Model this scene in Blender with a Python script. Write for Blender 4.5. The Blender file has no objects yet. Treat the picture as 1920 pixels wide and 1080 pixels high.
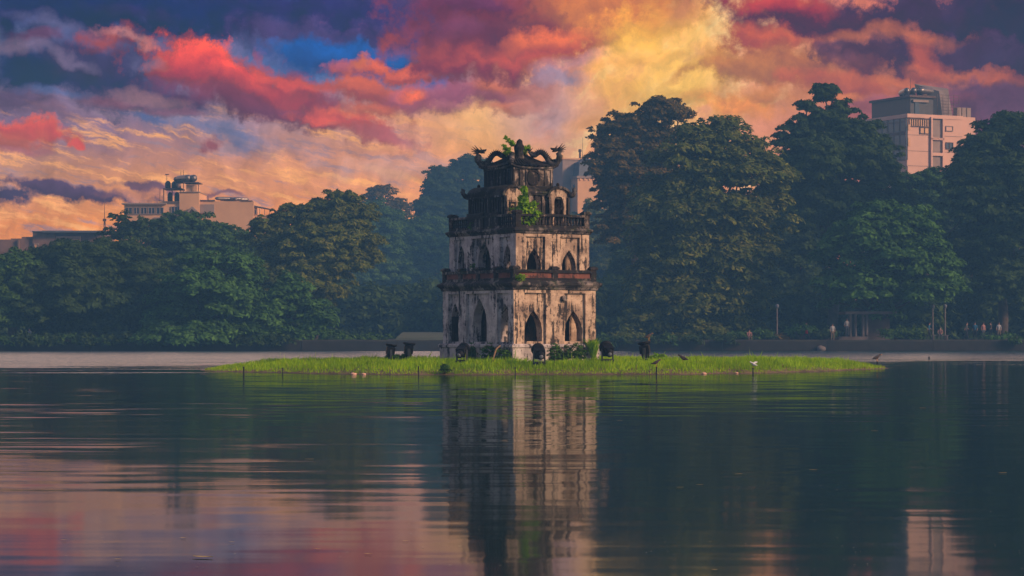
import bpy, bmesh, math, random
import numpy as np
from mathutils import Vector, Matrix, noise as mnoise
random.seed(7)
R = math.radians
S = bpy.context.scene
COL = S.collection
F = 4660.0          # focal length in photo pixels
CAMZ = 1.62
# ------------------------------------------------------------------ camera
cam = bpy.data.cameras.new('camera')
cam.sensor_width = 36.0
cam.lens = 36.0 * F / 1920.0
cam.shift_y = 85.0 / 1920.0
cam.clip_end = 5000
camo = bpy.data.objects.new('camera', cam)
camo.location = (0, 0, CAMZ)
camo.rotation_euler = (R(90), 0, 0)
COL.objects.link(camo)
S.camera = camo
S.view_settings.view_transform = 'Standard'
S.view_settings.look = 'None'
S.view_settings.exposure = 0.0
S.view_settings.gamma = 1.0
S.cycles.max_bounces = 6
S.cycles.diffuse_bounces = 3
S.cycles.glossy_bounces = 3
S.cycles.transmission_bounces = 3
S.cycles.use_denoising = True
SUN_AZ, SUN_EL = 118.0, 24.0     # degrees clockwise from +Y (view direction), elevation
# ------------------------------------------------------------------ colour + node helpers
def lin(c):
    return tuple(((v/255.0)/12.92 if v/255.0 <= 0.04045 else ((v/255.0+0.055)/1.055)**2.4) for v in c)
class NT:
    def __init__(s, tree): s.t = tree; s.n = tree.nodes; s.l = tree.links; s.n.clear()
    def new(s, typ, **kw):
        n = s.n.new(typ)
        for k, v in kw.items(): setattr(n, k, v)
        return n
    def put(s, sock, v):
        if isinstance(v, bpy.types.NodeSocket): s.l.new(v, sock)
        elif v is not None: sock.default_value = v
    def math(s, op, a, b=None, c=None, clamp=False):
        n = s.new('ShaderNodeMath', operation=op); n.use_clamp = clamp
        for i, v in enumerate((a, b, c)): s.put(n.inputs[i], v)
        return n.outputs[0]
    def vmath(s, op, a, b=None, scale=None):
        n = s.new('ShaderNodeVectorMath', operation=op)
        s.put(n.inputs[0], a); s.put(n.inputs[1], b)
        if scale is not None: s.put(n.inputs['Scale'], scale)
        return n.outputs['Value'] if op in ('LENGTH', 'DOT_PRODUCT') else n.outputs[0]
    def mix(s, f, a, b, blend='MIX'):
        n = s.new('ShaderNodeMix', data_type='RGBA', blend_type=blend)
        s.put(n.inputs[0], f)
        for sock, v in ((n.inputs[6], a), (n.inputs[7], b)):
            if isinstance(v, tuple) and len(v) == 3: v = v + (1,)
            s.put(sock, v)
        return n.outputs[2]
    def ramp(s, f, stops, interp='LINEAR'):
        n = s.new('ShaderNodeValToRGB'); cr = n.color_ramp; cr.interpolation = interp
        while len(cr.elements) < len(stops): cr.elements.new(0.5)
        for e, (p, c) in zip(cr.elements, stops):
            e.position = p
            e.color = (c, c, c, 1) if isinstance(c, (int, float)) else tuple(c) + (1,)
        s.put(n.inputs[0], f); return n.outputs[0]
    def rng(s, v, a, b, c=0.0, d=1.0, smooth=True):
        n = s.new('ShaderNodeMapRange'); n.clamp = True
        n.interpolation_type = 'SMOOTHSTEP' if smooth else 'LINEAR'
        s.put(n.inputs[0], v)
        for i, x in zip((1, 2, 3, 4), (a, b, c, d)): s.put(n.inputs[i], x)
        return n.outputs[0]
    def noise(s, vec, scale, detail=3, rough=0.5, dist=0.0, out=0, dim='3D'):
        n = s.new('ShaderNodeTexNoise', noise_dimensions=dim); s.put(n.inputs['Vector'], vec)
        n.inputs['Scale'].default_value = scale; n.inputs['Detail'].default_value = detail
        n.inputs['Roughness'].default_value = rough; n.inputs['Distortion'].default_value = dist
        return n.outputs[out]
    def mapping(s, vec, loc=(0,0,0), rot=(0,0,0), scale=(1,1,1), vt='POINT'):
        n = s.new('ShaderNodeMapping', vector_type=vt); s.put(n.inputs[0], vec)
        n.inputs[1].default_value = loc; n.inputs[2].default_value = rot; n.inputs[3].default_value = scale
        return n.outputs[0]
# ------------------------------------------------------------------ sun
sl = bpy.data.lights.new('sun', 'SUN'); sl.energy = 4.2; sl.angle = R(9); sl.color = (1.0, 0.63, 0.40)
so = bpy.data.objects.new('sun', sl); COL.objects.link(so)
sd = Vector((math.sin(R(SUN_AZ))*math.cos(R(SUN_EL)), math.cos(R(SUN_AZ))*math.cos(R(SUN_EL)), math.sin(R(SUN_EL))))
so.rotation_euler = sd.to_track_quat('Z', 'Y').to_euler()
so.location = sd * 200
# ------------------------------------------------------------------ world: dusk sky with clouds, laid out by direction
def build_world():
    w = bpy.data.worlds.new('World'); S.world = w; w.use_nodes = True
    N = NT(w.node_tree)
    out = N.new('ShaderNodeOutputWorld'); bg = N.new('ShaderNodeBackground')
    D = N.new('ShaderNodeTexCoord').outputs['Generated']
    sep = N.new('ShaderNodeSeparateXYZ'); N.put(sep.inputs[0], D)
    X, Y, Z = sep.outputs
    yc = N.math('MAXIMUM', Y, 0.08)
    u = N.math('MULTIPLY_ADD', N.math('DIVIDE', X, yc), F/100, 9.6)
    v = N.math('MULTIPLY_ADD', N.math('DIVIDE', Z, yc), -F/100, 6.25)
    comb = N.new('ShaderNodeCombineXYZ'); N.put(comb.inputs[0], u); N.put(comb.inputs[1], v)
    P = comb.outputs[0]
    # domain warp, small and large, gives the billowed edges
    w1 = N.vmath('SUBTRACT', N.noise(P, 0.9, 1, 0.5, out=1, dim='2D'), (0.5, 0.5, 0.5))
    w2 = N.vmath('SUBTRACT', N.noise(P, 2.6, 5, 0.64, out=1, dim='2D'), (0.5, 0.5, 0.5))
    W = N.vmath('ADD', P, N.vmath('SCALE', w1, scale=0.55))
    Pc = N.vmath('ADD', W, N.vmath('SCALE', w2, scale=0.06))
    W = N.vmath('ADD', W, N.vmath('SCALE', w2, scale=0.28))
    fb = N.noise(P, 1.9, 7, 0.68, dim='2D')
    edge = N.math('MULTIPLY', N.math('SUBTRACT', fb, 0.5), 2.3)
    # base colour field of the dusk sky, rows by elevation
    ux = N.math('DIVIDE', N.vmath('DOT_PRODUCT', W, (1, 0, 0)), 19.2)
    vy = N.vmath('DOT_PRODUCT', W, (0, 1, 0))
    rows = [
     (0.2, [(0,(80,95,150)),(200,(70,80,130)),(500,(40,60,120)),(800,(80,60,110)),(950,(150,70,80)),(1100,(200,120,70)),(1250,(225,140,80)),(1350,(250,190,120)),(1450,(230,140,110)),(1700,(220,120,100)),(1920,(70,50,85))]),
     (1.2, [(0,(75,80,120)),(200,(95,90,130)),(400,(110,100,140)),(550,(60,105,165)),(700,(45,105,175)),(850,(150,105,130)),(1000,(225,140,112)),(1110,(240,160,114)),(1200,(255,190,110)),(1290,(255,200,122)),(1400,(235,165,115)),(1600,(198,116,92)),(1800,(160,95,95)),(1920,(120,70,85))]),
     (2.3, [(0,(128,98,128)),(200,(138,108,135)),(400,(158,124,142)),(600,(188,138,132)),(750,(226,152,122)),(900,(246,182,112)),(1030,(205,155,145)),(1150,(250,178,108)),(1300,(250,182,104)),(1450,(220,138,100)),(1650,(176,96,80)),(1920,(125,72,90))]),
     (3.3, [(0,(200,140,110)),(200,(208,138,96)),(400,(220,144,100)),(600,(230,150,104)),(800,(240,156,104)),(960,(250,168,94)),(1100,(248,174,108)),(1400,(225,145,95)),(1700,(205,120,110)),(1920,(175,100,110))]),
     (4.4, [(0,(236,142,72)),(300,(245,150,72)),(480,(242,142,62)),(800,(235,150,100)),(1100,(235,160,110)),(1500,(215,130,100)),(1920,(200,120,110))]),
    ]
    col = None
    for i, (y, st) in enumerate(rows):
        c = N.ramp(ux, [(x/1920, lin(k)) for x, k in st], 'EASE')
        col = c if col is None else N.mix(N.rng(vy, rows[i-1][0], y), col, c)
    # cirrus: fine combed streaks fanning to the lower right
    St = N.mapping(N.vmath('ADD', P, N.vmath('SCALE', w2, scale=0.20)), (16.0, 7.0, 0), (0, 0, R(14)), (3.0, 0.40, 1), 'TEXTURE')
    cir = N.noise(St, 1.5, 6, 0.68, 0.0, dim='2D')
    band = N.math('MULTIPLY', N.rng(v, 1.5, 2.6), N.rng(u, 10.5, 6.5))
    col = N.mix(N.math('MULTIPLY', band, N.rng(cir, 0.50, 0.68)), col, lin((255, 176, 104)))
    col = N.mix(N.math('MULTIPLY', N.math('MULTIPLY', band, 0.75), N.rng(cir, 0.47, 0.33)), col, lin((158, 130, 142)))
    St2 = N.mapping(N.vmath('ADD', P, N.vmath('SCALE', w2, scale=0.3)), rot=(0, 0, R(-34)), scale=(1.7, 0.65, 1), vt='TEXTURE')
    cir2 = N.noise(St2, 1.6, 5, 0.62, 0.0, dim='2D')
    band2 = N.math('MULTIPLY', N.rng(u, 9.0, 11.0), N.rng(u, 15.5, 13.5))
    col = N.mix(N.math('MULTIPLY', N.math('MULTIPLY', band2, 0.6), N.rng(cir2, 0.46, 0.34)), col, lin((225, 142, 110)))
    col = N.mix(N.math('MULTIPLY', N.math('MULTIPLY', band2, 0.6), N.rng(cir2, 0.52, 0.66)), col, lin((255, 218, 150)))
    B = [ # px, py, rx, ry, tilt, colour, opacity, softness
     # blue gaps
     (620,108,95,36,5,(12,82,152),.95,.45),(715,118,70,34,-5,(22,85,158),.9,.5),(820,150,36,22,0,(40,90,160),.8,.5),(330,225,70,22,10,(120,118,150),.6,.6),(450,262,90,16,12,(128,120,150),.6,.6),(60,60,70,22,10,(110,115,150),.6,.5),
     (760,315,140,14,2,(190,145,135),.6,.6),
     # navy clouds upper left
     (130,12,270,46,0,(30,40,92),.95,.5),(420,34,240,48,5,(26,38,92),.95,.5),(640,32,210,52,8,(44,44,98),.95,.5),(250,30,80,14,6,(52,46,92),.6,.6),(520,50,80,12,6,(60,56,104),.6,.6),(770,78,100,34,10,(70,55,108),.9,.5),(560,75,110,22,8,(78,62,112),.7,.5),
     (70,132,85,36,0,(24,38,80),.97,.4),(215,150,110,50,12,(44,46,90),.97,.4),(190,105,120,34,6,(60,52,94),.9,.5),(270,195,70,18,15,(80,64,98),.8,.5),(25,190,60,16,10,(92,66,96),.8,.5),(110,218,60,12,8,(118,84,104),.7,.5),(300,205,50,14,10,(110,80,105),.7,.5),
     (195,72,48,15,-4,(160,66,80),.8,.5),(85,70,40,12,0,(110,60,90),.6,.6),
     # red bars low left
     (55,243,80,13,4,(214,84,76),.95,.4),(15,266,60,16,0,(186,88,86),.8,.5),(40,284,40,8,0,(170,95,100),.7,.5),(138,268,13,7,0,(224,86,72),.95,.4),(395,279,20,11,0,(148,80,86),.95,.35),(210,195,40,10,10,(150,85,100),.5,.6),
     # dark slate streaks by the left building
     (130,362,135,12,4,(84,60,88),.97,.35),(8,374,40,11,0,(72,56,86),.95,.4),(285,350,75,7,4,(118,80,96),.9,.4),(395,360,42,5,4,(128,82,92),.85,.4),(270,365,60,6,0,(170,110,100),.5,.6),
     # the big red cloud
     (540,112,70,20,12,(92,96,150),.7,.6),(490,168,168,42,15,(166,62,74),.97,.4),(362,118,64,38,15,(176,66,74),.97,.4),(345,182,74,26,15,(70,54,92),.9,.5),(475,200,130,20,15,(114,54,82),.95,.5),(570,216,105,16,15,(118,56,84),.9,.5),(640,236,86,17,15,(186,76,82),.95,.4),
     (372,112,54,24,15,(222,76,62),.95,.5),(386,101,40,18,6,(252,86,50),.95,.5),(438,138,38,13,15,(250,82,48),.9,.5),(470,160,70,12,15,(196,72,74),.7,.6),(535,150,42,8,15,(226,86,76),.85,.5),(600,164,40,9,15,(190,78,84),.8,.5),(598,229,32,8,15,(230,92,80),.85,.5),(660,222,36,7,15,(238,106,88),.7,.5),(712,256,62,11,6,(180,96,100),.8,.5),(440,178,60,10,15,(128,56,78),.7,.6),(620,192,60,10,15,(120,66,96),.6,.6),
     (616,106,84,25,6,(8,84,158),.95,.4),(735,112,60,20,-6,(14,88,162),.88,.5),(815,150,32,16,0,(36,92,164),.85,.5),(665,112,60,18,0,(12,86,160),.85,.5),
     # light gaps among the navy clouds
     (40,92,60,10,6,(150,122,146),.5,.8),(95,42,60,9,15,(116,112,156),.5,.8),(128,108,36,7,15,(128,112,146),.5,.8),(236,66,42,5,15,(212,140,136),.6,.7),(296,112,16,9,0,(150,122,150),.5,.8),(280,184,46,11,6,(180,128,134),.6,.8),
     (290,232,38,9,15,(84,100,152),.75,.5),(405,250,64,11,15,(108,114,156),.75,.5),(105,174,60,9,6,(94,108,160),.6,.5),(330,212,50,8,0,(140,88,108),.6,.5),
     # small pink puffs
     (665,130,42,15,-8,(172,86,102),.95,.35),(680,124,22,9,-5,(206,104,104),.9,.5),(755,134,52,18,0,(190,84,92),.97,.3),(762,127,36,9,0,(236,106,88),.9,.5),(700,176,62,26,4,(176,82,92),.95,.35),(690,165,34,12,0,(214,100,94),.8,.5),(790,188,66,24,0,(166,84,98),.95,.35),(775,178,22,10,0,(246,108,58),.9,.5),(862,178,74,28,0,(148,78,100),.95,.35),(945,178,64,34,0,(152,82,94),.9,.4),(935,160,40,12,0,(206,110,96),.7,.5),(965,208,52,12,0,(198,112,102),.7,.5),(690,212,44,12,0,(196,96,94),.8,.5),(850,205,60,14,0,(170,98,106),.7,.5),
     # red and purple bank in the middle of the top
     (935,45,165,78,5,(124,52,72),.97,.35),(880,108,110,30,10,(150,62,78),.9,.5),(870,92,50,8,10,(190,80,84),.6,.6),(1010,92,90,20,-8,(222,94,64),.85,.6),(960,112,60,10,6,(196,84,74),.6,.6),(1065,30,140,48,0,(166,76,66),.95,.5),(1160,22,130,40,0,(202,118,60),.95,.5),(960,62,90,26,0,(100,50,76),.8,.6),(890,14,90,22,0,(104,50,86),.9,.5),(1060,74,90,16,-8,(238,114,58),.85,.6),(1200,45,100,20,-8,(226,140,72),.8,.6),(860,70,60,22,10,(112,56,90),.7,.6),
     # bright break
     (1250,105,85,62,-20,(255,202,124),.6,.8),(1180,175,90,50,-15,(252,186,104),.5,.8),(1300,160,60,30,-10,(252,196,122),.7,.6),(1045,150,40,11,5,(140,138,168),.75,.5),(1035,205,34,36,0,(190,146,150),.6,.6),(1000,180,24,20,0,(205,130,110),.6,.6),
     (1270,137,22,7,-15,(202,136,86),.8,.5),(1345,115,38,24,0,(216,150,102),.75,.5),(1310,175,30,10,-10,(220,150,100),.6,.5),(1062,128,54,16,-15,(186,136,150),.55,.7),(1090,205,26,36,0,(226,156,126),.5,.8),(1272,22,34,26,0,(150,84,88),.6,.7),(1180,120,60,10,-15,(244,168,110),.5,.7),(1150,225,60,10,-6,(236,158,116),.5,.7),
     # right hand clouds
     (1510,36,150,40,6,(104,54,78),.97,.4),(1580,34,120,26,6,(80,46,74),.95,.5),(1460,30,60,14,6,(84,46,70),.8,.5),(1470,10,70,16,0,(196,66,58),.8,.5),(1430,80,60,30,10,(168,78,82),.95,.4),(1480,72,50,12,0,(200,96,90),.6,.5),(1480,122,100,28,3,(166,98,76),.9,.5),(1400,135,60,18,0,(196,122,92),.8,.5),(1590,95,60,20,6,(110,66,84),.85,.4),
     (1800,35,160,60,0,(62,46,76),.97,.3),(1885,60,90,72,0,(48,40,72),.95,.4),(1665,102,105,32,4,(78,50,74),.97,.4),(1600,122,56,16,4,(112,64,76),.8,.5),(1795,108,120,38,5,(68,48,78),.97,.3),(1885,125,70,32,0,(60,46,76),.95,.4),(1742,104,20,34,-12,(196,92,84),.7,.6),(1715,64,60,10,8,(205,112,96),.55,.7),(1610,66,50,10,8,(214,120,104),.5,.7),(1865,142,55,12,8,(232,116,66),.6,.7),(1780,136,50,12,8,(205,108,90),.5,.7),
     (1600,165,100,20,3,(176,86,74),.85,.5),(1550,150,60,16,0,(182,92,88),.8,.5),(1390,202,50,18,0,(250,150,58),.85,.6),(1420,180,60,14,0,(200,125,90),.7,.5),(1850,185,110,38,0,(92,58,84),.95,.4),(1755,182,60,16,0,(128,70,88),.8,.5),(1650,198,80,16,3,(150,82,92),.85,.4),(1620,218,60,10,0,(176,96,96),.7,.5),(1560,185,50,10,0,(225,130,95),.7,.5),(1690,150,60,8,5,(205,110,92),.7,.5),(1880,230,60,30,0,(100,60,85),.8,.5),
    ]
    cm = None
    # coordinates turned to a few tilts, shared by the clouds
    tilts = {}
    for t in (-15, -6, 0, 6, 15):
        c_, s_ = math.cos(R(t)), math.sin(R(t))
        cx = N.new('ShaderNodeCombineXYZ')
        N.put(cx.inputs[0], N.vmath('DOT_PRODUCT', W, (c_, s_, 0))); N.put(cx.inputs[1], N.vmath('DOT_PRODUCT', W, (-s_, c_, 0)))
        tilts[t] = cx.outputs[0]
    base = col
    fine = N.math('MULTIPLY_ADD', N.math('SUBTRACT', N.noise(W, 2.0, 6, 0.6, dim='2D'), 0.5), 1.0, 1.0)
    def part(u0, u1):              # the clouds that reach into one stretch of the horizon
        cur = dict(tilts); col = base; k = 0
        for (px, py, rx, ry, an, c, op, sf) in B:
            t = min(tilts, key=lambda q: abs(q-an)); sf *= 0.95
            reach = rx*1.12*(1+sf+0.45)/100 + 0.3
            if px/100 + reach < u0 or px/100 - reach > u1: continue
            if k % 10 == 0:        # ties the evaluation order down so that few values are held at a time
                for q in tilts:
                    cur[q] = N.vmath('MULTIPLY_ADD', col, (1e-9, 1e-9, 1e-9)); N.put(cur[q].node.inputs[2], tilts[q])
            k += 1
            c_, s_ = math.cos(R(t)), math.sin(R(t))
            qx, qy = (px*c_+py*s_)/100, (-px*s_+py*c_)/100
            ax, ay = 100/(rx*1.12), 100/(ry*1.12)
            m = N.vmath('MULTIPLY_ADD', cur[t], (ax, ay, 0.0)); m.node.inputs[2].default_value = (-qx*ax, -qy*ay, 0)
            ln = N.math('ADD', N.vmath('LENGTH', m), edge)
            f = N.math('MULTIPLY_ADD', ln, -1/(2*sf), (1+sf)/(2*sf), clamp=True)
            if op < 0.9: f = N.math('MULTIPLY', f, op)
            if c[0] > 1.9*c[2]: c = (c[0], c[1], c[2]*0.72)
            if rx > 34 and ry > 11:
                sh = N.math('MULTIPLY_ADD', N.vmath('DOT_PRODUCT', m, (0.15, 1.0, 0.0)), -0.34, 1.0)
                col = N.mix(f, col, N.vmath('SCALE', lin(c), scale=sh))
            else: col = N.mix(f, col, lin(c))
        col = N.vmath('SCALE', col, scale=fine)
        # what the air between takes off and adds is given back by a slightly stronger, more saturated sky
        col = N.vmath('MAXIMUM', N.vmath('SUBTRACT', N.vmath('MULTIPLY', col, SKY_GAIN), SKY_LIFT), (0.003, 0.010, 0.040))
        g = N.new('ShaderNodeBackground'); N.put(g.inputs[0], col)
        return g.outputs[0]
    def mixsh(f, a, b):
        m = N.new('ShaderNodeMixShader'); N.put(m.inputs[0], f); N.l.new(a, m.inputs[1]); N.l.new(b, m.inputs[2]); return m.outputs[0]
    edges = [-9, 3.6, 7.4, 11.4, 14.8, 29]
    sky = None
    for i in range(len(edges)-1):
        p_ = part(edges[i]-0.15, edges[i+1]+0.15)
        sky = p_ if sky is None else mixsh(N.rng(u, edges[i]-0.15, edges[i]+0.15), sky, p_)
    # rest of the sky dome, outside the framed part
    nis = N.new('ShaderNodeTexSky', sky_type='NISHITA')
    nis.sun_disc = False; nis.sun_elevation = R(SUN_EL); nis.sun_rotation = R(SUN_AZ); nis.dust_density = 3.0
    nisc = N.vmath('SCALE', nis.outputs[0], scale=NISHITA)
    cl = N.noise(N.vmath('MULTIPLY', D, (1, 1, 2.2)), 2.6, 4, 0.6)
    dome = N.ramp(Z, [(0.0, lin((232, 165, 122))), (0.24, lin((250, 190, 150))), (0.46, lin((198, 150, 138))), (0.7, lin((98, 112, 150))), (1.0, lin((86, 106, 150)))])
    back = N.ramp(Z, [(0.0, lin((112, 120, 150))), (0.3, lin((108, 124, 162))), (1.0, lin((86, 106, 150)))])
    dome = N.mix(N.rng(Y, 0.25, -0.35), dome, back)
    dome = N.vmath('SCALE', dome, scale=N.math('MULTIPLY_ADD', N.math('SUBTRACT', cl, 0.5), 1.3, 1.0))
    # added glow, unseen above the framed part, that brightens the ruffled water
    glow = N.math('MULTIPLY', N.rng(Y, 0.15, 0.6), N.math('MULTIPLY', N.rng(Z, 0.12, 0.2), N.rng(Z, 0.75, 0.45)))
    dome = N.vmath('ADD', N.vmath('SCALE', dome, scale=N.math('MULTIPLY_ADD', glow, 0.95, DOME)), nisc)
    inframe = N.math('MULTIPLY', N.rng(v, -1.1, -0.1), N.rng(N.math('ABSOLUTE', N.math('SUBTRACT', u, 9.6)), 18.0, 11.5))
    inframe = N.math('MULTIPLY', inframe, N.rng(Y, 0.1, 0.3))
    N.put(bg.inputs[0], dome)
    N.l.new(mixsh(inframe, bg.outputs[0], sky), out.inputs[0])
    w.cycles.sampling_method = 'MANUAL'; w.cycles.sample_map_resolution = 512
SKY_GAIN = (1.22, 1.17, 1.14)
SKY_LIFT = (0.016, 0.026, 0.040)
NISHITA = 0.05
DOME = 0.74
build_world()
# ------------------------------------------------------------------ object helpers
def wpos(px, py, D): return Vector(((px-960)*D/F, D, CAMZ+(625-py)*D/F))
def WX(px, D): return (px-960)*D/F
def WZ(py, D): return CAMZ+(625-py)*D/F
def empty(name, loc=(0,0,0), rz=0.0, parent=None):
    o = bpy.data.objects.new(name, None); COL.objects.link(o)
    o.location = loc; o.rotation_euler = (0,0,rz); o.empty_display_size = 0.3
    if parent: o.parent = parent
    return o
def tag(o, label=None, cat=None, group=None, kind=None):
    for k, v in (('label', label), ('category', cat), ('group', group), ('kind', kind)):
        if v: o[k] = v
    return o
def link(name, me, mat, parent=None, loc=None):
    o = bpy.data.objects.new(name, me); COL.objects.link(o)
    for m in (mat if isinstance(mat, (list, tuple)) else [mat]): me.materials.append(m)
    if parent: o.parent = parent
    if loc is not None: o.location = loc
    return o
def copy_tree(o, parent=None):
    c = o.copy(); COL.objects.link(c)
    if parent: c.parent = parent
    for ch in o.children: copy_tree(ch, c)
    return c
class MB:
    """collects shapes into one mesh"""
    def __init__(s): s.b = bmesh.new()
    def face(s, pts, mi=0, smooth=False):
        f = s.b.faces.new([s.b.verts.new(p) for p in pts]); f.material_index = mi; f.smooth = smooth; return f
    def box(s, x0, x1, y0, y1, z0, z1, mi=0):
        v = [s.b.verts.new((x, y, z)) for z in (z0, z1) for y in (y0, y1) for x in (x0, x1)]
        for q in ((0,2,3,1),(4,5,7,6),(0,1,5,4),(2,6,7,3),(0,4,6,2),(1,3,7,5)):
            s.b.faces.new([v[i] for i in q]).material_index = mi
        return s
    def rings(s, rings, caps=True, closed=True, smooth=True, mi=0):
        vr = [[s.b.verts.new(p) for p in r] for r in rings]; n = len(vr[0])
        for a, b in zip(vr, vr[1:]):
            for i in range(n if closed else n-1):
                f = s.b.faces.new((a[i], a[(i+1) % n], b[(i+1) % n], b[i])); f.smooth = smooth; f.material_index = mi
        if caps and closed:
            s.b.faces.new(vr[0][::-1]).material_index = mi; s.b.faces.new(vr[-1]).material_index = mi
        return s
    def tube(s, pts, rad, n=6, mi=0, smooth=True):
        pts = [Vector(p) for p in pts]; rs = []
        for i, p in enumerate(pts):
            t = (pts[min(i+1, len(pts)-1)] - pts[max(i-1, 0)]).normalized()
            u = t.orthogonal().normalized() if i == 0 else (u - t*u.dot(t)).normalized()
            w = t.cross(u); r = rad[i] if isinstance(rad, (list, tuple)) else rad
            rs.append([p + (u*math.cos(2*math.pi*k/n) + w*math.sin(2*math.pi*k/n))*r for k in range(n)])
        return s.rings(rs, mi=mi, smooth=smooth)
    def lathe(s, prof, n=12, c=(0,0,0), mi=0, smooth=True):
        return s.rings([[(c[0]+r*math.cos(2*math.pi*k/n), c[1]+r*math.sin(2*math.pi*k/n), c[2]+z) for k in range(n)] for r, z in prof], mi=mi, smooth=smooth)
    def ellipsoid(s, c, r, n=10, m=7, mi=0, rot=None):
        rg = []
        for j in range(m):
            a = -math.pi/2 + math.pi*(j+0.08)/(m-1+0.16)
            ring = []
            for k in range(n):
                p = Vector((r[0]*math.cos(a)*math.cos(2*math.pi*k/n), r[1]*math.cos(a)*math.sin(2*math.pi*k/n), r[2]*math.sin(a)))
                if rot: p = rot @ p
                ring.append(p + Vector(c))
            rg.append(ring)
        return s.rings(rg, mi=mi)
    def prism(s, poly, axis_vec, mi=0):
        a = [s.b.verts.new(p) for p in poly]; b = [s.b.verts.new(Vector(p)+Vector(axis_vec)) for p in poly]; n = len(a)
        s.b.faces.new(a[::-1]).material_index = mi; s.b.faces.new(b).material_index = mi
        for i in range(n): s.b.faces.new((a[i], a[(i+1) % n], b[(i+1) % n], b[i])).material_index = mi
        return s
    def soot(s, test, mi=1):  # gives chosen faces the second material, darkened to paint interior shade
        for f in s.b.faces:
            if test(f): f.material_index = mi
        return s
    def wear(s, cut=0.25, amp=0.015, scale=2.5):
        """split long edges and push the vertices about a little: old masonry has no straight edge"""
        bmesh.ops.remove_doubles(s.b, verts=s.b.verts[:], dist=1e-4)
        for _ in range(5):
            es = [e for e in s.b.edges if e.calc_length() > cut]
            if not es: break
            bmesh.ops.subdivide_edges(s.b, edges=es, cuts=1)
        bmesh.ops.triangulate(s.b, faces=[f for f in s.b.faces if len(f.verts) > 4])
        for v in s.b.verts:
            p = v.co*scale
            v.co += Vector((mnoise.noise(p), mnoise.noise(p+Vector((9,3,1))), mnoise.noise(p+Vector((4,7,5)))*0.8))*amp
        return s
    def bevel(s, w):
        bmesh.ops.bevel(s.b, geom=s.b.edges[:], offset=w, segments=1, affect='EDGES'); return s
    def xf(s, M): s.b.transform(M); return s
    def build(s, name, mat, parent=None, loc=None):
        bmesh.ops.recalc_face_normals(s.b, faces=s.b.faces[:])
        me = bpy.data.meshes.new(name); s.b.to_mesh(me); s.b.free()
        return link(name, me, mat, parent, loc)
def boxpart(name, b, mat, parent, **k): return MB().box(*b).build(name, mat, parent)
# ------------------------------------------------------------------ materials
def newmat(name):
    m = bpy.data.materials.new(name); m.use_nodes = True; N = NT(m.node_tree)
    o = N.new('ShaderNodeOutputMaterial'); p = N.new('ShaderNodeBsdfPrincipled'); N.l.new(p.outputs[0], o.inputs[0])
    return m, N, p, o
def simple(name, rgb, rough=0.8, var=0.25, scale=6.0, metal=0.0, bump=0.0):
    m, N, p, o = newmat(name); c = lin(rgb)
    P = N.new('ShaderNodeTexCoord').outputs['Object']
    n = N.noise(P, scale, 5, 0.6)
    a = tuple(x*(1-var) for x in c); b = tuple(min(1, x*(1+var)) for x in c)
    N.put(p.inputs['Base Color'], N.mix(N.rng(n, 0.3, 0.7), a, b))
    p.inputs['Roughness'].default_value = rough; p.inputs['Metallic'].default_value = metal
    if bump:
        bn = N.new('ShaderNodeBump'); bn.inputs['Strength'].default_value = 0.6; bn.inputs['Distance'].default_value = bump
        N.put(bn.inputs['Height'], n); N.put(p.inputs['Normal'], bn.outputs[0])
    return m
def weathered(name, light, mid, dark, amount, streak=1.0, bumpd=0.03, moss=0.0):
    """old lime plaster: bare patches, black mould in runs and blotches, pits"""
    m, N, p, o = newmat(name)
    P = N.new('ShaderNodeTexCoord').outputs['Object']
    base = N.mix(N.rng(N.noise(P, 1.6, 6, 0.65), 0.38, 0.62), light, mid)
    base = N.mix(N.math('MULTIPLY', N.rng(N.noise(P, 9.0, 4, 0.6), 0.5, 0.68), 0.7), base, mid)
    run = N.noise(N.vmath('MULTIPLY', P, (4.6, 4.6, 0.36)), 1.5, 6, 0.66)
    blot = N.noise(P, 1.25, 7, 0.7)
    pit = N.noise(P, 7.5, 5, 0.7)
    d = N.math('MULTIPLY_ADD', run, 0.55*streak, N.math('MULTIPLY_ADD', blot, 0.75, N.math('MULTIPLY', pit, 0.35)))
    mean = 0.5*(0.55*streak+0.75+0.35)
    f = N.rng(d, mean + 0.17 - amount*0.42, mean + 0.27 - amount*0.42)
    f2 = N.rng(pit, 0.60, 0.70)
    col = N.mix(N.math('MULTIPLY', f, 0.93), base, dark)
    col = N.mix(N.math('MULTIPLY', f2, 0.7), col, tuple(x*1.4 for x in dark))
    if moss:
        col = N.mix(N.math('MULTIPLY', N.rng(N.noise(P, 2.3, 6, 0.7), 0.52, 0.66), moss), col, (0.03, 0.05, 0.012))
    N.put(p.inputs['Base Color'], col)
    p.inputs['Roughness'].default_value = 0.92; p.inputs['Specular IOR Level'].default_value = 0.2
    b = N.new('ShaderNodeBump'); b.inputs['Strength'].default_value = 0.8; b.inputs['Distance'].default_value = bumpd
    N.put(b.inputs['Height'], N.math('MULTIPLY_ADD', pit, 0.6, N.math('MULTIPLY', f, -0.5))); N.put(p.inputs['Normal'], b.outputs[0])
    return m
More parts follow.
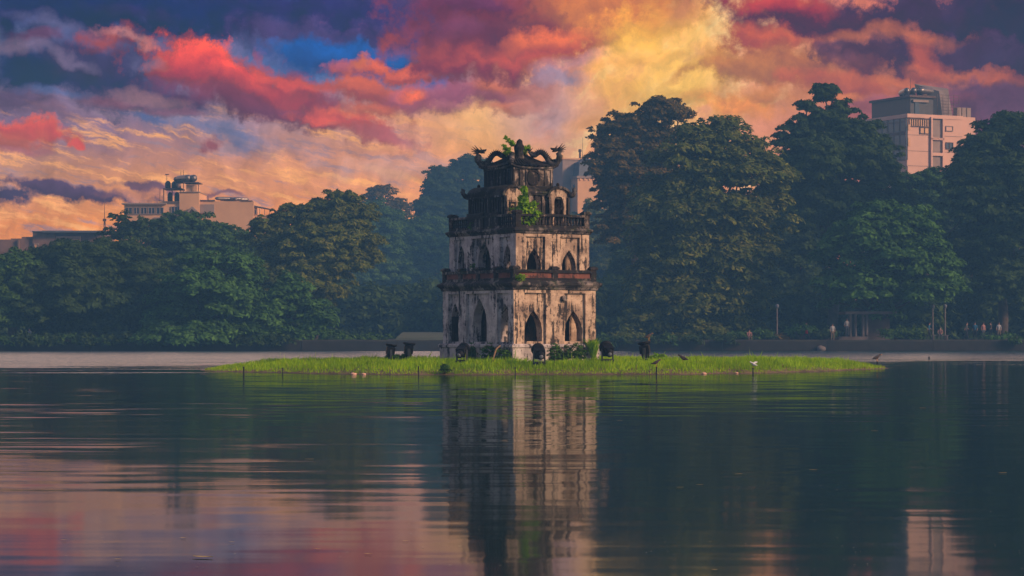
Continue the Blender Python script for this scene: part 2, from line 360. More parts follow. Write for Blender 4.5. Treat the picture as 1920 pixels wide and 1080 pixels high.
def leafmat(name, c1, c2, c3, trans=0.3, scale=0.35):
    m, N, p, o = newmat(name); N.n.remove(p)
    rnd = N.new('ShaderNodeNewGeometry').outputs['Random Per Island']
    P = N.new('ShaderNodeTexCoord').outputs['Object']
    col = N.ramp(rnd, [(0.0, c1), (0.5, c2), (1.0, c3)])
    col = N.mix(N.math('MULTIPLY', N.rng(N.noise(P, scale, 3, 0.6), 0.35, 0.65), 0.5), col, tuple(x*0.55 for x in c1))
    d = N.new('ShaderNodeBsdfDiffuse'); N.put(d.inputs[0], col)
    t = N.new('ShaderNodeBsdfTranslucent'); N.put(t.inputs[0], N.mix(1.0, col, (1.0, 1.15, 0.5), 'MULTIPLY'))
    x = N.new('ShaderNodeMixShader'); x.inputs[0].default_value = trans
    N.l.new(d.outputs[0], x.inputs[1]); N.l.new(t.outputs[0], x.inputs[2]); N.l.new(x.outputs[0], o.inputs[0])
    return m
M = {}
PL, PM, PD = (0.55, 0.40, 0.285), (0.27, 0.19, 0.14), (0.018, 0.017, 0.018)
M['plaster'] = weathered('plaster', PL, PM, PD, 0.41, 1.7)
M['plaster_upper'] = weathered('plaster_upper', (0.34, 0.27, 0.225), (0.17, 0.13, 0.11), PD, 0.58, 1.1)
M['plaster_mould'] = weathered('plaster_mould', (0.56, 0.48, 0.45), (0.32, 0.275, 0.265), (0.013, 0.014, 0.018), 0.38, 1.5)
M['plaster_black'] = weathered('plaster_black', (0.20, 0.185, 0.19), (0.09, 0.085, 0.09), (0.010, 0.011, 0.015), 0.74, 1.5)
M['cornice'] = weathered('cornice_stone', (0.25, 0.205, 0.185), (0.11, 0.095, 0.088), (0.010, 0.010, 0.012), 0.62, 0.6, moss=0.55)
M['coping'] = weathered('coping_stone', (0.18, 0.14, 0.12), (0.07, 0.056, 0.05), (0.010, 0.010, 0.012), 0.66, 0.6, moss=0.3)
M['inner'] = weathered('inner_shade_plaster', (0.075, 0.055, 0.045), (0.035, 0.028, 0.025), PD, 0.5, 0.9)  # plaster darkened so the shade inside the arches is in its colour
M['brick'] = weathered('brick_red', (0.20,0.075,0.052), (0.12,0.05,0.038), (0.03,0.02,0.018), 0.35, 0.5, 0.02)
M['tile'] = weathered('roof_tile', (0.075, 0.062, 0.055), (0.04, 0.034, 0.032), (0.010, 0.010, 0.011), 0.55, 0.4, moss=0.3)
M['dragon'] = weathered('dragon_glaze', (0.10, 0.09, 0.085), (0.05, 0.046, 0.045), (0.012, 0.012, 0.013), 0.5, 0.3, 0.01)
M['bark'] = simple('bark', (62, 52, 44), 0.95, 0.4, 3.0, bump=0.05)
M['black'] = simple('black_paint', (16, 16, 19), 0.65, 0.3, 12)
M['black'].node_tree.nodes['Principled BSDF'].inputs['Specular IOR Level'].default_value = 0.15
M['lens'] = simple('lamp_glass', (104, 108, 116), 0.15, 0.2, 5)
M['steel'] = simple('steel_rail', (60, 62, 66), 0.5, 0.2, 5, 0.6)
M['wood'] = simple('old_wood', (120, 92, 66), 0.85, 0.3, 9)
M['post'] = simple('wet_post', (26, 26, 28), 0.7, 0.3, 12)
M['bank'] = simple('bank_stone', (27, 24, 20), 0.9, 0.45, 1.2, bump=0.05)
M['paving'] = simple('paving', (50, 46, 42), 0.9, 0.25, 0.8)
M['earth'] = simple('earth', (96, 78, 52), 0.95, 0.4, 2.0, bump=0.05)
M['soil'] = simple('park_ground', (52, 52, 40), 0.95, 0.4, 0.6)
M['lawn'] = simple('lawn', (52, 62, 30), 0.95, 0.35, 1.2)
M['cream'] = simple('cream_wall', (206, 156, 114), 0.85, 0.10, 0.25)  # cream paint with the orange evening light put into its colour
M['cream_dim'] = simple('grey_wall', (142, 120, 108), 0.85, 0.15, 0.3)
M['pinkwall'] = simple('white_wall', (202, 156, 134), 0.8, 0.07, 0.22)
M['brown_wall'] = simple('brown_wall', (112, 84, 72), 0.9, 0.3, 0.5)
M['slate'] = simple('slate_roof', (82, 84, 92), 0.7, 0.15, 0.5)
M['rust'] = simple('rusty_frame', (84, 60, 52), 0.8, 0.3, 1.5)
M['tank'] = simple('steel_tank', (120, 110, 106), 0.4, 0.15, 1.0, 0.8)
M['ptank'] = simple('old_tank', (38, 34, 37), 0.5, 0.25, 1.2, 0.3)
M['glass'] = simple('window_glass', (44, 54, 72), 0.08, 0.15, 0.6)
M['amber'] = simple('amber_reflect_panel', (190, 138, 92), 0.5, 0.2, 0.8)  # even colour that paints the orange sky reflected in window panes
M['mesh'] = simple('roof_screen', (112, 96, 92), 0.8, 0.2, 1.0)
M['stone_dim'] = simple('pavilion_stone', (92, 82, 78), 0.9, 0.25, 0.8)
M['skin'] = simple('skin', (150, 108, 86), 0.6, 0.08, 8)
M['hair'] = simple('hair', (24, 20, 20), 0.6, 0.2, 30)
for k, c in (('red', (170, 34, 38)), ('blue', (32, 90, 122)), ('white', (140, 138, 140)), ('grey', (66, 68, 74)), ('dark', (28, 30, 36)), ('pink', (136, 96, 90)), ('tan', (104, 86, 68))):
    M['cloth_'+k] = simple('cloth_'+k, c, 0.9, 0.15, 12)
M['bird'] = simple('brown_feathers', (58, 46, 40), 0.8, 0.4, 30)
M['bird_white'] = simple('white_feathers', (205, 205, 200), 0.8, 0.1, 30)
M['beak'] = simple('beak', (190, 130, 40), 0.5, 0.1, 30)
G = lambda r, g, b: (r, g, b)
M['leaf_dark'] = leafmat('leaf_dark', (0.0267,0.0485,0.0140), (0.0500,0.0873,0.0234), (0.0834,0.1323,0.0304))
M['leaf_mid'] = leafmat('leaf_mid', (0.0337,0.0742,0.0157), (0.0673,0.1372,0.0269), (0.1148,0.2100,0.0359))
M['leaf_fresh'] = leafmat('leaf_fresh', (0.0376,0.0915,0.0203), (0.0689,0.1567,0.0337), (0.1128,0.2353,0.0450))
M['leaf_olive'] = leafmat('leaf_olive', (0.0668,0.0934,0.0157), (0.1225,0.1533,0.0247), (0.2230,0.2177,0.0393))
M['leaf_warm'] = leafmat('leaf_warm', (0.0629,0.0630,0.0157), (0.1401,0.1044,0.0247), (0.2624,0.1581,0.0393))
M['leaf_bright'] = leafmat('leaf_bright', (0.12,0.26,0.012), (0.24,0.46,0.02), (0.40,0.58,0.03), 0.4, 2.0)
M['leaf_shrub'] = leafmat('leaf_shrub', (0.035,0.09,0.015), (0.07,0.16,0.02), (0.12,0.23,0.03), 0.35, 2.0)
M['grass'] = leafmat('grass_blades', (0.20,0.38,0.006), (0.34,0.56,0.008), (0.50,0.64,0.02), 0.4, 0.35)
M['straw'] = leafmat('dry_grass', (0.22,0.17,0.07), (0.32,0.25,0.11), (0.38,0.31,0.15), 0.3, 1.0)
# ------------------------------------------------------------------ foliage: many leaf-sized faces in clumps
def quads_mesh(name, Q):
    n = len(Q); me = bpy.data.meshes.new(name)
    me.vertices.add(n*4); me.loops.add(n*4); me.polygons.add(n)
    me.vertices.foreach_set('co', Q.reshape(-1).astype(np.float32))
    me.loops.foreach_set('vertex_index', np.arange(n*4, dtype=np.int32))
    me.polygons.foreach_set('loop_start', np.arange(0, n*4, 4, dtype=np.int32))
    me.update(calc_edges=True); return me
def unit(a): return a/np.maximum(np.linalg.norm(a, axis=-1, keepdims=True), 1e-6)
def leaves(rng, C, nrm, size, aspect=0.45, droop=0.0):
    """one rhombic leaf spray per centre C, lying across the normal nrm"""
    n = len(C); r = unit(rng.normal(size=(n,3))); t = unit(np.cross(nrm, r)); b = np.cross(nrm, t)
    t[:,2] -= droop; t = unit(t)
    L = size*rng.uniform(0.6, 1.35, (n,1)); w = L*aspect
    return np.stack([C - t*L, C + b*w - t*L*0.1, C + t*L, C - b*w - t*L*0.1], 1)*1.0
def clump_cloud(rng, lobes, leaf, dens, flat=0.55, droop=0.25, csize=0.34, up=0.55, aspect=0.42, ragged=1.0, mult=1.0):
    """lobes: (centre, radii). Clumps of leaves cover each lobe like small umbrellas."""
    out = []
    for c, r in lobes:
        c = np.array(c); r = np.array(r); rm = (r[0]*r[1]*r[2])**(1/3)
        area = 4*math.pi*rm*rm
        k = max(8, int(area/(math.pi*(csize*1.25)**2)*3.2))
        d = unit(rng.normal(size=(k,3))); d[:,2] = np.where(d[:,2] < -0.45, -d[:,2]*0.6, d[:,2]); d = unit(d)
        rad = rng.uniform(0.30, 1.06, (k,1))**0.6 * (1 + ragged*0.10*rng.normal(size=(k,1)))
        rad = np.where(rng.uniform(size=(k,1)) < 0.05*ragged, rng.uniform(1.05, 1.24, (k,1)), rad)   # sprigs that stick out
        cc = c + d*r*rad
        cr = csize*rng.uniform(0.4, 1.8, k)*min(1.25, max(0.55, rm/3.0))**0.5
        m = np.maximum(6, (dens*mult*(cr/csize)**2).astype(int))
        idx = np.repeat(np.arange(k), m); n = len(idx)
        e = unit(rng.normal(size=(n,3))); e[:,2] = np.abs(e[:,2])
        rr = rng.uniform(0, 1, (n,1))**0.45
        off = e*rr*cr[idx][:,None]; off[:,2] *= flat
        hor = np.linalg.norm(off[:,:2], axis=1); off[:,2] -= droop*hor**2/np.maximum(cr[idx], 0.05)
        p = cc[idx] + off
        nr = unit(d[idx]*0.45 + e*0.7 + np.array([0,0,up]) + rng.normal(size=(n,3))*0.35)
        out.append(leaves(rng, p, nr, leaf, aspect, 0.25))
    return np.concatenate(out)
def limb(mb, a, b, r0, r1, rnd, bend=0.12, n=6, seg=5):
    a, b = Vector(a), Vector(b); L = (b-a).length; pts = []; rad = []
    o = Vector((rnd.uniform(-1,1), rnd.uniform(-1,1), rnd.uniform(-0.3,0.6)))*L*bend
    for i in range(seg+1):
        t = i/seg; pts.append(a.lerp(b, t) + o*math.sin(math.pi*t)); rad.append(r0 + (r1-r0)*t)
    mb.tube(pts, rad, n)
def tree(name, label, D, lobes, trunkpx, mat, leaf=0.30, dens=26, flat=0.55, droop=0.25, csize=0.85, up=0.55, depth=0.85, seed=1, ground=1.0, ragged=1.0, group='trees on the far bank', cat='tree', trunk_r=0.42, base_py=None, jitter=0.5):
    """lobes in photo pixels at distance D; each becomes a leafy ellipsoid of real depth"""
    rng = np.random.default_rng(seed); rnd = random.Random(seed)
    k = D/F; bx = WX(trunkpx, D); base = Vector((bx, D+1.5, ground))
    L = []
    for (px, py, rx, ry) in lobes:
        c = wpos(px, py, D) - base; leaf_ = leaf*0.78; cs = csize*0.74; rx = max(0.4, rx*k*1.1-0.3*cs); ry = max(0.35, ry*k*1.07-0.3*cs); ry_ = max(rx, ry)*depth
        c.y += rnd.uniform(-1, 1)*ry_*jitter + (1.5 if ry*2 > 9 else 0)
        L.append((c, (rx, ry_, ry)))
    root = empty(name, base); tag(root, label, cat, group)
    Q = clump_cloud(rng, L, leaf_, dens, flat, droop, cs, up, ragged=ragged, mult=2.5)
    link('crown', quads_mesh('crown', Q), mat, root)
    mb = MB(); top = max(c.z for c, r in L); low = min(c.z for c, r in L)
    fork = Vector((rnd.uniform(-0.4,0.4), 0, max(2.2, low*0.55+top*0.12)))
    limb(mb, (0,0,-0.3), fork, trunk_r*1.25, trunk_r*0.8, rnd, 0.05, 8, 5)
    order = sorted(L, key=lambda q: -q[0].z)
    for c, r in order[:14]:
        d = (c - fork)
        limb(mb, fork - Vector((0,0,rnd.uniform(0,1.0))), c + Vector((0,0,-r[2]*0.2)), trunk_r*0.5, 0.07, rnd, 0.10, 5, 5)
        for _ in range(3):
            e = c + Vector((rnd.uniform(-.8,.8)*r[0], rnd.uniform(-.8,.8)*r[1], rnd.uniform(-.1,.8)*r[2]))
            limb(mb, c + Vector((0,0,-r[2]*0.2)), e, 0.08, 0.025, rnd, 0.12, 4, 3)
    mb.build('trunk', M['bark'], root)
    return root
# ------------------------------------------------------------------ water
SHORE = 236.0
def build_water():
    m, N, p, o = newmat('lake_water')
    P = N.new('ShaderNodeTexCoord').outputs['Object']
    sp = N.new('ShaderNodeSeparateXYZ'); N.put(sp.inputs[0], P); X, Y, Z = sp.outputs
    def slope(vec, sc, det, amp, ro=0.5):
        c = N.noise(vec, sc, det, ro, out=1)
        return N.vmath('SCALE', N.vmath('SUBTRACT', c, (0.5, 0.5, 0.5)), scale=amp)
    flat = N.vmath('MULTIPLY', P, (0.30, 1.15, 0.0))
    # gentle ripples, in patches; breeze roughens the water behind the island
    patch = N.rng(N.noise(N.vmath('MULTIPLY', P, (0.05, 0.13, 0)), 1.0, 3, 0.55), 0.36, 0.66)
    near = N.math('MULTIPLY_ADD', patch, N.rng(Y, 18.0, 70.0, WATER['patch'], WATER['patch']*3.0), N.rng(Y, 18.0, 70.0, WATER['calm'], WATER['calm']*6.0))
    r1 = slope(flat, 1.7, 1, 1.0)
    r2 = slope(N.vmath('MULTIPLY', P, (0.25, 0.45, 0.0)), 1.0, 1, WATER['swell'])
    edge_n = N.math('MULTIPLY', N.math('SUBTRACT', N.noise(N.vmath('MULTIPLY', P, (0.05, 0.22, 0)), 1.0, 5, 0.65), 0.5), 170.0)
    yl = N.math('ADD', Y, edge_n)
    # the breeze line comes nearer on the left of the island than on the right
    line = N.math('MULTIPLY_ADD', X, 1.15, 137.0)
    line = N.math('MINIMUM', N.math('MAXIMUM', line, 118.0), 138.0)
    wind = N.math('MULTIPLY', N.rng(N.math('SUBTRACT', yl, line), -12.0, 24.0), N.rng(Y, 229.0, 220.0))
    r3 = slope(N.vmath('MULTIPLY', P, (1, 1.0, 0)), 3.0, 3, N.math('MULTIPLY', N.math('MULTIPLY', wind, N.rng(N.noise(N.vmath('MULTIPLY', P, (0.12, 0.5, 0)), 1.0, 4, 0.6), 0.35, 0.62, 0.45, 1.2)), WATER['wind']))
    # wave backs are hidden at this low angle: the breeze facets one sees lean toward the near shore
    r3 = N.vmath('MULTIPLY', N.vmath('ABSOLUTE', r3), (0.0, -1.0, 0.0))
    s = N.vmath('ADD', N.vmath('ADD', N.vmath('SCALE', r1, scale=near), r2), r3)
    s = N.vmath('MULTIPLY', s, (1, 1, 0))
    nrm = N.vmath('NORMALIZE', N.vmath('ADD', s, (0, 0, 1)))
    gl = N.new('ShaderNodeBsdfGlossy'); N.put(gl.inputs['Normal'], nrm); gl.inputs['Color'].default_value = WATER['tint']
    df = N.new('ShaderNodeBsdfDiffuse'); df.inputs['Color'].default_value = WATER['col']
    fr = N.new('ShaderNodeFresnel'); fr.inputs['IOR'].default_value = 1.333; N.put(fr.inputs['Normal'], nrm)
    mx = N.new('ShaderNodeMixShader'); N.put(mx.inputs[0], fr.outputs[0]); N.l.new(df.outputs[0], mx.inputs[1]); N.l.new(gl.outputs[0], mx.inputs[2]); N.l.new(mx.outputs[0], o.inputs[0]); N.n.remove(p)
    N.put(gl.inputs['Roughness'], N.math('MULTIPLY_ADD', wind, WATER['wrough'], WATER['rough']))
    mb = MB()
    mb.face([(-290, -30, 0), (290, -30, 0), (290, SHORE+0.6, 0), (-290, SHORE+0.6, 0)])
    tag(mb.build('water', m), kind='structure')
WATER = dict(rough=0.055, tint=(0.74,0.79,0.80,1), patch=0.024, calm=0.009, swell=0.004, wind=2.1, wrough=0.15, col=(0.008, 0.034, 0.036, 1))
build_water()
# ------------------------------------------------------------------ ground and banks
mb = MB(); mb.box(-290, 290, SHORE+0.5, 455, -1.5, 0.96); tag(mb.build('ground', M['soil']), kind='structure')
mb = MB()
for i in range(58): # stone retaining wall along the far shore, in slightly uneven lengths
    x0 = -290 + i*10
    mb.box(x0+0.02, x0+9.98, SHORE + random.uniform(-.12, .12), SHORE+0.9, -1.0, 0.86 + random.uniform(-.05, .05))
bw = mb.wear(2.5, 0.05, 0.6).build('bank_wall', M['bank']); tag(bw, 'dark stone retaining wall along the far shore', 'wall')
mb = MB(); mb.box(-290, 290, SHORE+0.95, SHORE+6, 0.5, 1.0); tag(mb.build('lakeside_path', M['paving']), kind='structure')
# sloping lawn between the trees, left of the tower
a, b = WX(741, 239), WX(836, 239)
mb = MB(); mb.prism([(a, 238, 0.9), (a, 256, 0.9), (a, 256, 1.75), (a, 240, 1.2)], (b-a, 0, 0)); tag(mb.wear(1.5, 0.06, 0.5).build('lawn_terrace', M['lawn']), kind='structure')
# ------------------------------------------------------------------ island
def inside(x, y, s=1.0):
    dx = (x-1.95)/(15.4*s); c = 104.9 + 0.55*math.sin(x*0.5) + 0.25*math.sin(x*1.7) + max(0, x-6)*0.95 + max(0, -x-6)*0.55
    dy = (y-c)/(7.5*s)
    return dx*dx*abs(dx)**0.5 + dy*dy
def gz(x, y):
    v = inside(x, y); return max(-0.15, 0.36*(1-v**2.2)+0.02) if v < 1.3 else -0.15
def island():
    me = bpy.data.meshes.new('island_ground'); nx, ny = 150, 120; V = []; Fc = []
    for j in range(ny+1):
        for i in range(nx+1):
            x = -17+i*40/nx; y = 93+j*40/ny
            V.append((x, y, gz(x, y) + 0.03*mnoise.noise(Vector((x*1.5, y*1.5, 0)))))
    for j in range(ny):
        for i in range(nx):
            q = j*(nx+1)+i; Fc.append((q, q+1, q+nx+2, q+nx+1))
    me.from_pydata(V, [], Fc); me.update()
    o = link('island_ground', me, M['earth']); tag(o, kind='structure')
    rng = np.random.default_rng(3)
    n = 230000; x = rng.uniform(-15.5, 21.5, n); y = rng.uniform(95, 122, n)
    v = np.array([inside(a, b) for a, b in zip(x, y)])
    near = rng.uniform(0, 1, n)
    foot = (np.abs((x-.27)*0.848+(y-105)*0.53) < 2.2) & (np.abs(-(x-.27)*0.53+(y-105)*0.848) < 3.0)
    k = (v < 1.0) & ~foot; x, y, v = x[k], y[k], v[k]; n = len(x)
    z = np.array([gz(a, b) for a, b in zip(x, y)]) - 0.02
    tuft = np.array([mnoise.noise(Vector((a*0.9, b*0.5, 3))) for a, b in zip(x, y)])
    tuf2 = np.array([mnoise.noise(Vector((a*3.0, b*1.6, 8))) for a, b in zip(x, y)])
    h = (0.22 + 0.13*tuft + 0.10*tuf2) * rng.uniform(0.55, 1.3, n) * np.clip((1.08-v)*2.6, 0.45, 1.0)
    h = np.where(rng.uniform(0,1,n) < 0.004, h*1.8, h)
    az = rng.uniform(0, 2*math.pi, n); ln = rng.uniform(0.1, 0.55, n)*h; w = rng.uniform(0.008, 0.02, n)
    B = np.stack([x, y, z], 1); side = np.stack([np.cos(az+1.5), np.sin(az+1.5), 0*az], 1)*w[:,None]
    lean = np.stack([np.cos(az)*ln, np.sin(az)*ln, h], 1)
    Q = np.stack([B-side, B+side, B+lean*np.array([.45,.45,.62])+side*0.8, B+lean], 1)
    dry = ((rng.uniform(0,1,n) < np.clip((v-0.93)*6.0, 0.015, 0.5)))
    tag(link('grass', quads_mesh('grass', Q[~dry]), M['grass']), 'bright green grass covering the island', 'grass', kind='stuff')
    tag(link('dry_grass', quads_mesh('dry_grass', Q[dry]), M['straw']), 'straw coloured dry grass fringing the island shore', 'grass', kind='stuff')
island()
# ------------------------------------------------------------------ trees on the far bank (outlines taken from the photograph, each at its own distance)
tree('round_tree', 'round leafy tree cut by the left edge of the photo', 240, [(6,520,56,46),(-28,580,80,66),(22,595,46,42),(30,550,30,30)], 17, M['leaf_mid'], seed=11, csize=0.8)
tree('spreading_tree', 'broad dark tree below the low brick building', 244, [(180,504,112,50),(100,524,72,50),(262,520,46,44),(140,560,115,62),(240,570,74,66),(62,580,60,50),(200,610,80,30),(120,618,60,22),(270,625,40,22),(215,482,60,28),(60,512,40,22),(130,484,50,22)], 173, M['leaf_dark'], seed=12, csize=0.8)
tree('sapling', 'thin open tree standing against the left tower block', 268, [(222,411,19,12),(258,425,30,17),(240,442,42,20),(288,438,26,22),(300,420,14,9)], 248, M['leaf_dark'], leaf=0.26, dens=16, seed=13, csize=0.6, ragged=2.2, trunk_r=0.22)
tree('bushy_tree', 'hazy bushy tree right below the tower block windows', 280, [(345,440,58,34),(400,446,42,26),(430,452,36,24),(360,485,85,44),(452,478,28,32),(312,448,26,26),(420,430,18,12),(442,446,10,12),(335,420,30,14)], 365, M['leaf_mid'], seed=14, csize=0.75, ragged=1.6)
tree('overhanging_tree', 'green layered tree with boughs hanging to the water, left of the tower', 238, [(425,505,55,36),(375,540,66,42),(330,572,52,42),(430,572,64,48),(300,618,42,36),(372,626,86,30),(452,622,50,34),(385,488,48,22),(462,535,28,40),(330,610,60,36)], 392, M['leaf_fresh'], leaf=0.36, dens=24, flat=0.4, droop=0.4, seed=15, csize=1.15, up=0.75)
tree('warm_topped_tree', 'tall tree with brownish sunlit top between layered tree and misty trees', 256, [(500,440,32,32),(545,422,35,36),(592,420,44,38),(640,395,38,34),(668,412,34,34),(530,482,55,48),(610,480,78,66),(662,480,48,58),(560,540,78,60),(546,392,14,11),(482,424,12,15),(600,385,22,14),(640,368,20,12)], 585, M['leaf_olive'], seed=16, csize=0.7, ragged=1.7)
tree('weeping_bush_tree', 'low fresh green tree at the waterline below warm topped tree', 239, [(540,548,44,34),(500,578,46,38),(562,592,52,44),(500,626,52,28),(572,630,48,26),(600,610,36,40)], 538, M['leaf_fresh'], leaf=0.34, dens=24, flat=0.42, droop=0.4, seed=17, csize=1.0, up=0.7)
tree('misty_tree', 'misty blue green tree behind the small lawn', 400, [(640,550,60,84),(700,520,68,92),(680,615,80,40),(640,480,45,40),(700,430,46,46),(610,610,50,40)], 668, M['leaf_mid'], leaf=0.36, dens=26, seed=18, csize=1.0)
tree('misty_tree', 'misty tree touching the left wall of the stone tower', 410, [(760,500,58,80),(812,520,58,90),(780,600,74,30),(835,600,55,36),(742,440,38,38),(792,452,48,44),(840,470,40,40)], 792, M['leaf_mid'], leaf=0.36, dens=26, seed=19, csize=1.0)
tree('wispy_tree', 'wispy open tree top rising left of the misty trees', 425, [(716,364,26,16),(742,384,22,15),(698,380,17,13),(764,388,13,9),(722,404,42,20),(700,360,10,8),(728,352,10,6)], 722, M['leaf_warm'], leaf=0.30, dens=14, seed=20, csize=0.7, ragged=2.4, trunk_r=0.3)
tree('tall_hazy_tree', 'tall hazy tree seen directly behind the stone tower roof', 430, [(830,340,30,28),(880,325,38,30),(852,372,48,40),(902,392,68,50),(812,402,32,40),(942,352,38,40),(832,442,58,50),(902,460,60,60),(806,366,17,16),(880,304,22,12),(950,420,50,60)], 870, M['leaf_dark'], leaf=0.36, dens=24, seed=21, csize=1.0)
tree('brown_topped_tree', 'tall tree with sunlit brown top nearest the tower on its right', 264, [(1150,252,36,36),(1186,238,33,26),(1240,216,42,30),(1272,214,26,22),(1240,196,30,14),(1150,312,44,45),(1202,292,60,60),(1130,282,17,22),(1160,372,48,38),(1138,346,26,26),(1262,196,16,10),(1168,222,14,10),(1205,350,62,52),(1190,425,62,52),(1225,262,44,42)], 1185, M['leaf_warm'], seed=22, csize=0.72, ragged=1.4)
tree('pale_hazy_tree', 'pale hazy tree beside the right wall of the stone tower', 365, [(1110,396,22,22),(1140,422,44,34),(1120,472,48,48),(1160,502,50,58),(1130,562,48,48),(1172,612,58,36),(1110,612,40,38),(1085,440,30,40)], 1140, M['leaf_olive'], leaf=0.34, seed=23, csize=0.95)
tree('great_layered_tree', 'largest layered tree with drooping tiers, right of the stone tower', 246, [(1340,258,66,40),(1398,278,50,30),(1292,302,66,48),(1440,304,32,24),(1382,332,90,46),(1255,372,64,52),(1330,402,88,56),(1420,402,58,56),(1220,432,44,46),(1282,472,86,56),(1370,492,86,62),(1235,542,58,48),(1310,560,86,52),(1400,560,46,46),(1268,602,76,32),(1350,618,76,28),(1206,602,44,36),(1456,362,22,38),(1362,236,36,18),(1290,400,74,62),(1340,335,64,52),(1350,450,84,62),(1300,250,40,22)], 1325, M['leaf_olive'], leaf=0.38, dens=26, flat=0.36, droop=0.45, seed=24, csize=1.25, up=0.8, trunk_r=0.6, depth=0.7)
tree('crowned_tree', 'tall tree topped by a loose tuft, left of the white block', 262, [(1546,180,22,22),(1514,201,22,14),(1574,207,26,20),(1556,226,30,18),(1540,242,52,32),(1490,266,36,33),(1602,256,44,36),(1650,288,32,36),(1562,312,88,56),(1642,332,42,42),(1502,342,48,58),(1562,402,88,66),(1642,402,56,58),(1590,212,16,14),(1530,222,22,14),(1530,165,9,7),(1560,170,8,7)], 1560, M['leaf_dark'], leaf=0.34, seed=25, csize=0.78, ragged=1.5, trunk_r=0.5)
tree('shaded_tree', 'deep shaded tree in the gap right of the largest tree', 280, [(1460,470,80,76),(1490,570,76,70),(1440,612,58,38),(1510,500,50,70),(1470,385,46,66)], 1478, M['leaf_dark'], leaf=0.36, seed=26, csize=1.0)
tree('fresh_layered_tree', 'fresh green layered tree above the small lakeside pavilion', 241, [(1642,442,78,46),(1592,482,58,42),(1702,422,58,46),(1692,492,78,46),(1622,536,72,40),(1572,560,42,34),(1722,548,78,40),(1580,520,42,36),(1650,400,50,30),(1660,590,30,26),(1760,500,44,40)], 1652, M['leaf_fresh'], leaf=0.36, dens=24, flat=0.38, droop=0.4, seed=27, csize=1.1, up=0.75)
tree('bushy_tree', 'bushy tree directly below the white block on the right', 276, [(1706,352,30,28),(1752,346,38,26),(1742,392,68,44),(1802,402,56,56),(1690,330,14,10),(1740,328,20,10)], 1745, M['leaf_mid'], seed=28, csize=0.75, ragged=1.6)
tree('towering_dark_tree', 'towering dark tree at the right edge of the photo', 252, [(1888,252,46,36),(1850,274,42,36),(1930,272,58,56),(1822,304,34,38),(1870,342,78,56),(1830,382,58,56),(1902,432,78,76),(1832,482,68,56),(1890,540,66,56),(1895,224,28,14),(1866,244,18,12)], 1882, M['leaf_dark'], leaf=0.34, seed=29, csize=0.85, ragged=1.3, trunk_r=0.5)
tree('bushy_tree', 'low bushy tree behind the people at far right', 275, [(1790,570,66,50),(1850,585,60,36),(1900,590,50,38),(1750,580,50,44)], 1815, M['leaf_mid'], seed=30, csize=0.8)
def bush(name, label, loc, lobes, mat, leaf=0.12, dens=22, csize=0.3, seed=1, group=None, cat='shrub', flat=0.7, up=0.5, stems=True):
    rng = np.random.default_rng(seed); rnd = random.Random(seed)
    root = empty(name, loc); tag(root, label, cat, group)
    link('leaves', quads_mesh('leaves', clump_cloud(rng, lobes, leaf, dens, flat, 0.2, csize, up)), mat, root)
    mb = MB()
    for c, r in lobes:
        for _ in range(3):
            limb(mb, (rnd.uniform(-.1,.1), rnd.uniform(-.1,.1), -0.05), (c[0]+rnd.uniform(-.5,.5)*r[0], c[1], c[2]+rnd.uniform(-.3,.6)*r[2]), 0.03*csize/0.3, 0.012*csize/0.3, rnd, 0.1, 4, 3)
    mb.build('stem', M['bark'], root)
    return root
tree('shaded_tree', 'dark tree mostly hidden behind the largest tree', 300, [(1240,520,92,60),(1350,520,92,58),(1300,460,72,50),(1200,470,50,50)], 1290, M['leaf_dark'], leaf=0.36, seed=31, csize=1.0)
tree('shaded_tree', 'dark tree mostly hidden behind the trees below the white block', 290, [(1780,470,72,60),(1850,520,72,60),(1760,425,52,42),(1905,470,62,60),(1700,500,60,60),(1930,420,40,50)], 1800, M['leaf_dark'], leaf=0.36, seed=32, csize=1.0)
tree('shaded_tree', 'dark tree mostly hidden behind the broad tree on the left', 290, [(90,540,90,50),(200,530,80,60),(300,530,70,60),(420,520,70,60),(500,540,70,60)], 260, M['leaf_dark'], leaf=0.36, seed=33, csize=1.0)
# bushes along the far bank
k_ = 238/F
for px, py, rx, ry, mt, lb, sd_ in [(1385,632,22,10,'leaf_mid','mid green bush on the bank beside a seated person',1),(1430,630,24,13,'leaf_mid','rounded dark green bush between seated person and yellowish bush',2),(1463,635,14,8,'leaf_warm','small yellowish bush on the bank wall',3),(1502,622,30,13,'leaf_fresh','fresh green spreading bush left of the person with a red bag',4),(1690,628,44,16,'leaf_mid','wide bush right of the lakeside pavilion',5),(1550,628,22,14,'leaf_dark','dark bush left of the lakeside pavilion',6),(1880,640,34,14,'leaf_fresh','fresh green bush overhanging the water at far right',7),(285,640,50,14,'leaf_mid','low bush spilling over the wall below the overhanging tree',8),(450,645,34,10,'leaf_fresh','low bush at the waterline near a pale stone',9),(1180,634,40,13,'leaf_olive','olive bush on the bank right of the tower',10),(1270,636,40,12,'leaf_olive','olive bush below the drooping tiers of the largest tree',11),(675,638,60,13,'leaf_mid','wide misty bush on the bank left of the lawn',12),(100,638,60,10,'leaf_dark','dark low bush on the left bank below the broad tree',13),(560,645,60,9,'leaf_fresh','long low bush at the foot of the fresh green tree',14),(1330,637,26,10,'leaf_dark','dark bush on the bank left of the seated person',15)]:
    D_ = 239.5; c = wpos(px, py, D_); base = Vector((c.x, D_, 0.95))
    bush('bank_bush', lb, base, [((0,0,c.z-base.z),(rx*k_,min(rx,20)*k_*1.0,ry*k_)),((rx*k_*.45,0.2,c.z-base.z-0.15),(rx*k_*.5,.5,ry*k_*.8)),((-rx*k_*.5,-.1,c.z-base.z-0.1),(rx*k_*.45,.5,ry*k_*.7))], M[mt], 0.22, 18, 0.55, 40+sd_, 'bushes along the far bank')
rr_ = random.Random(9)
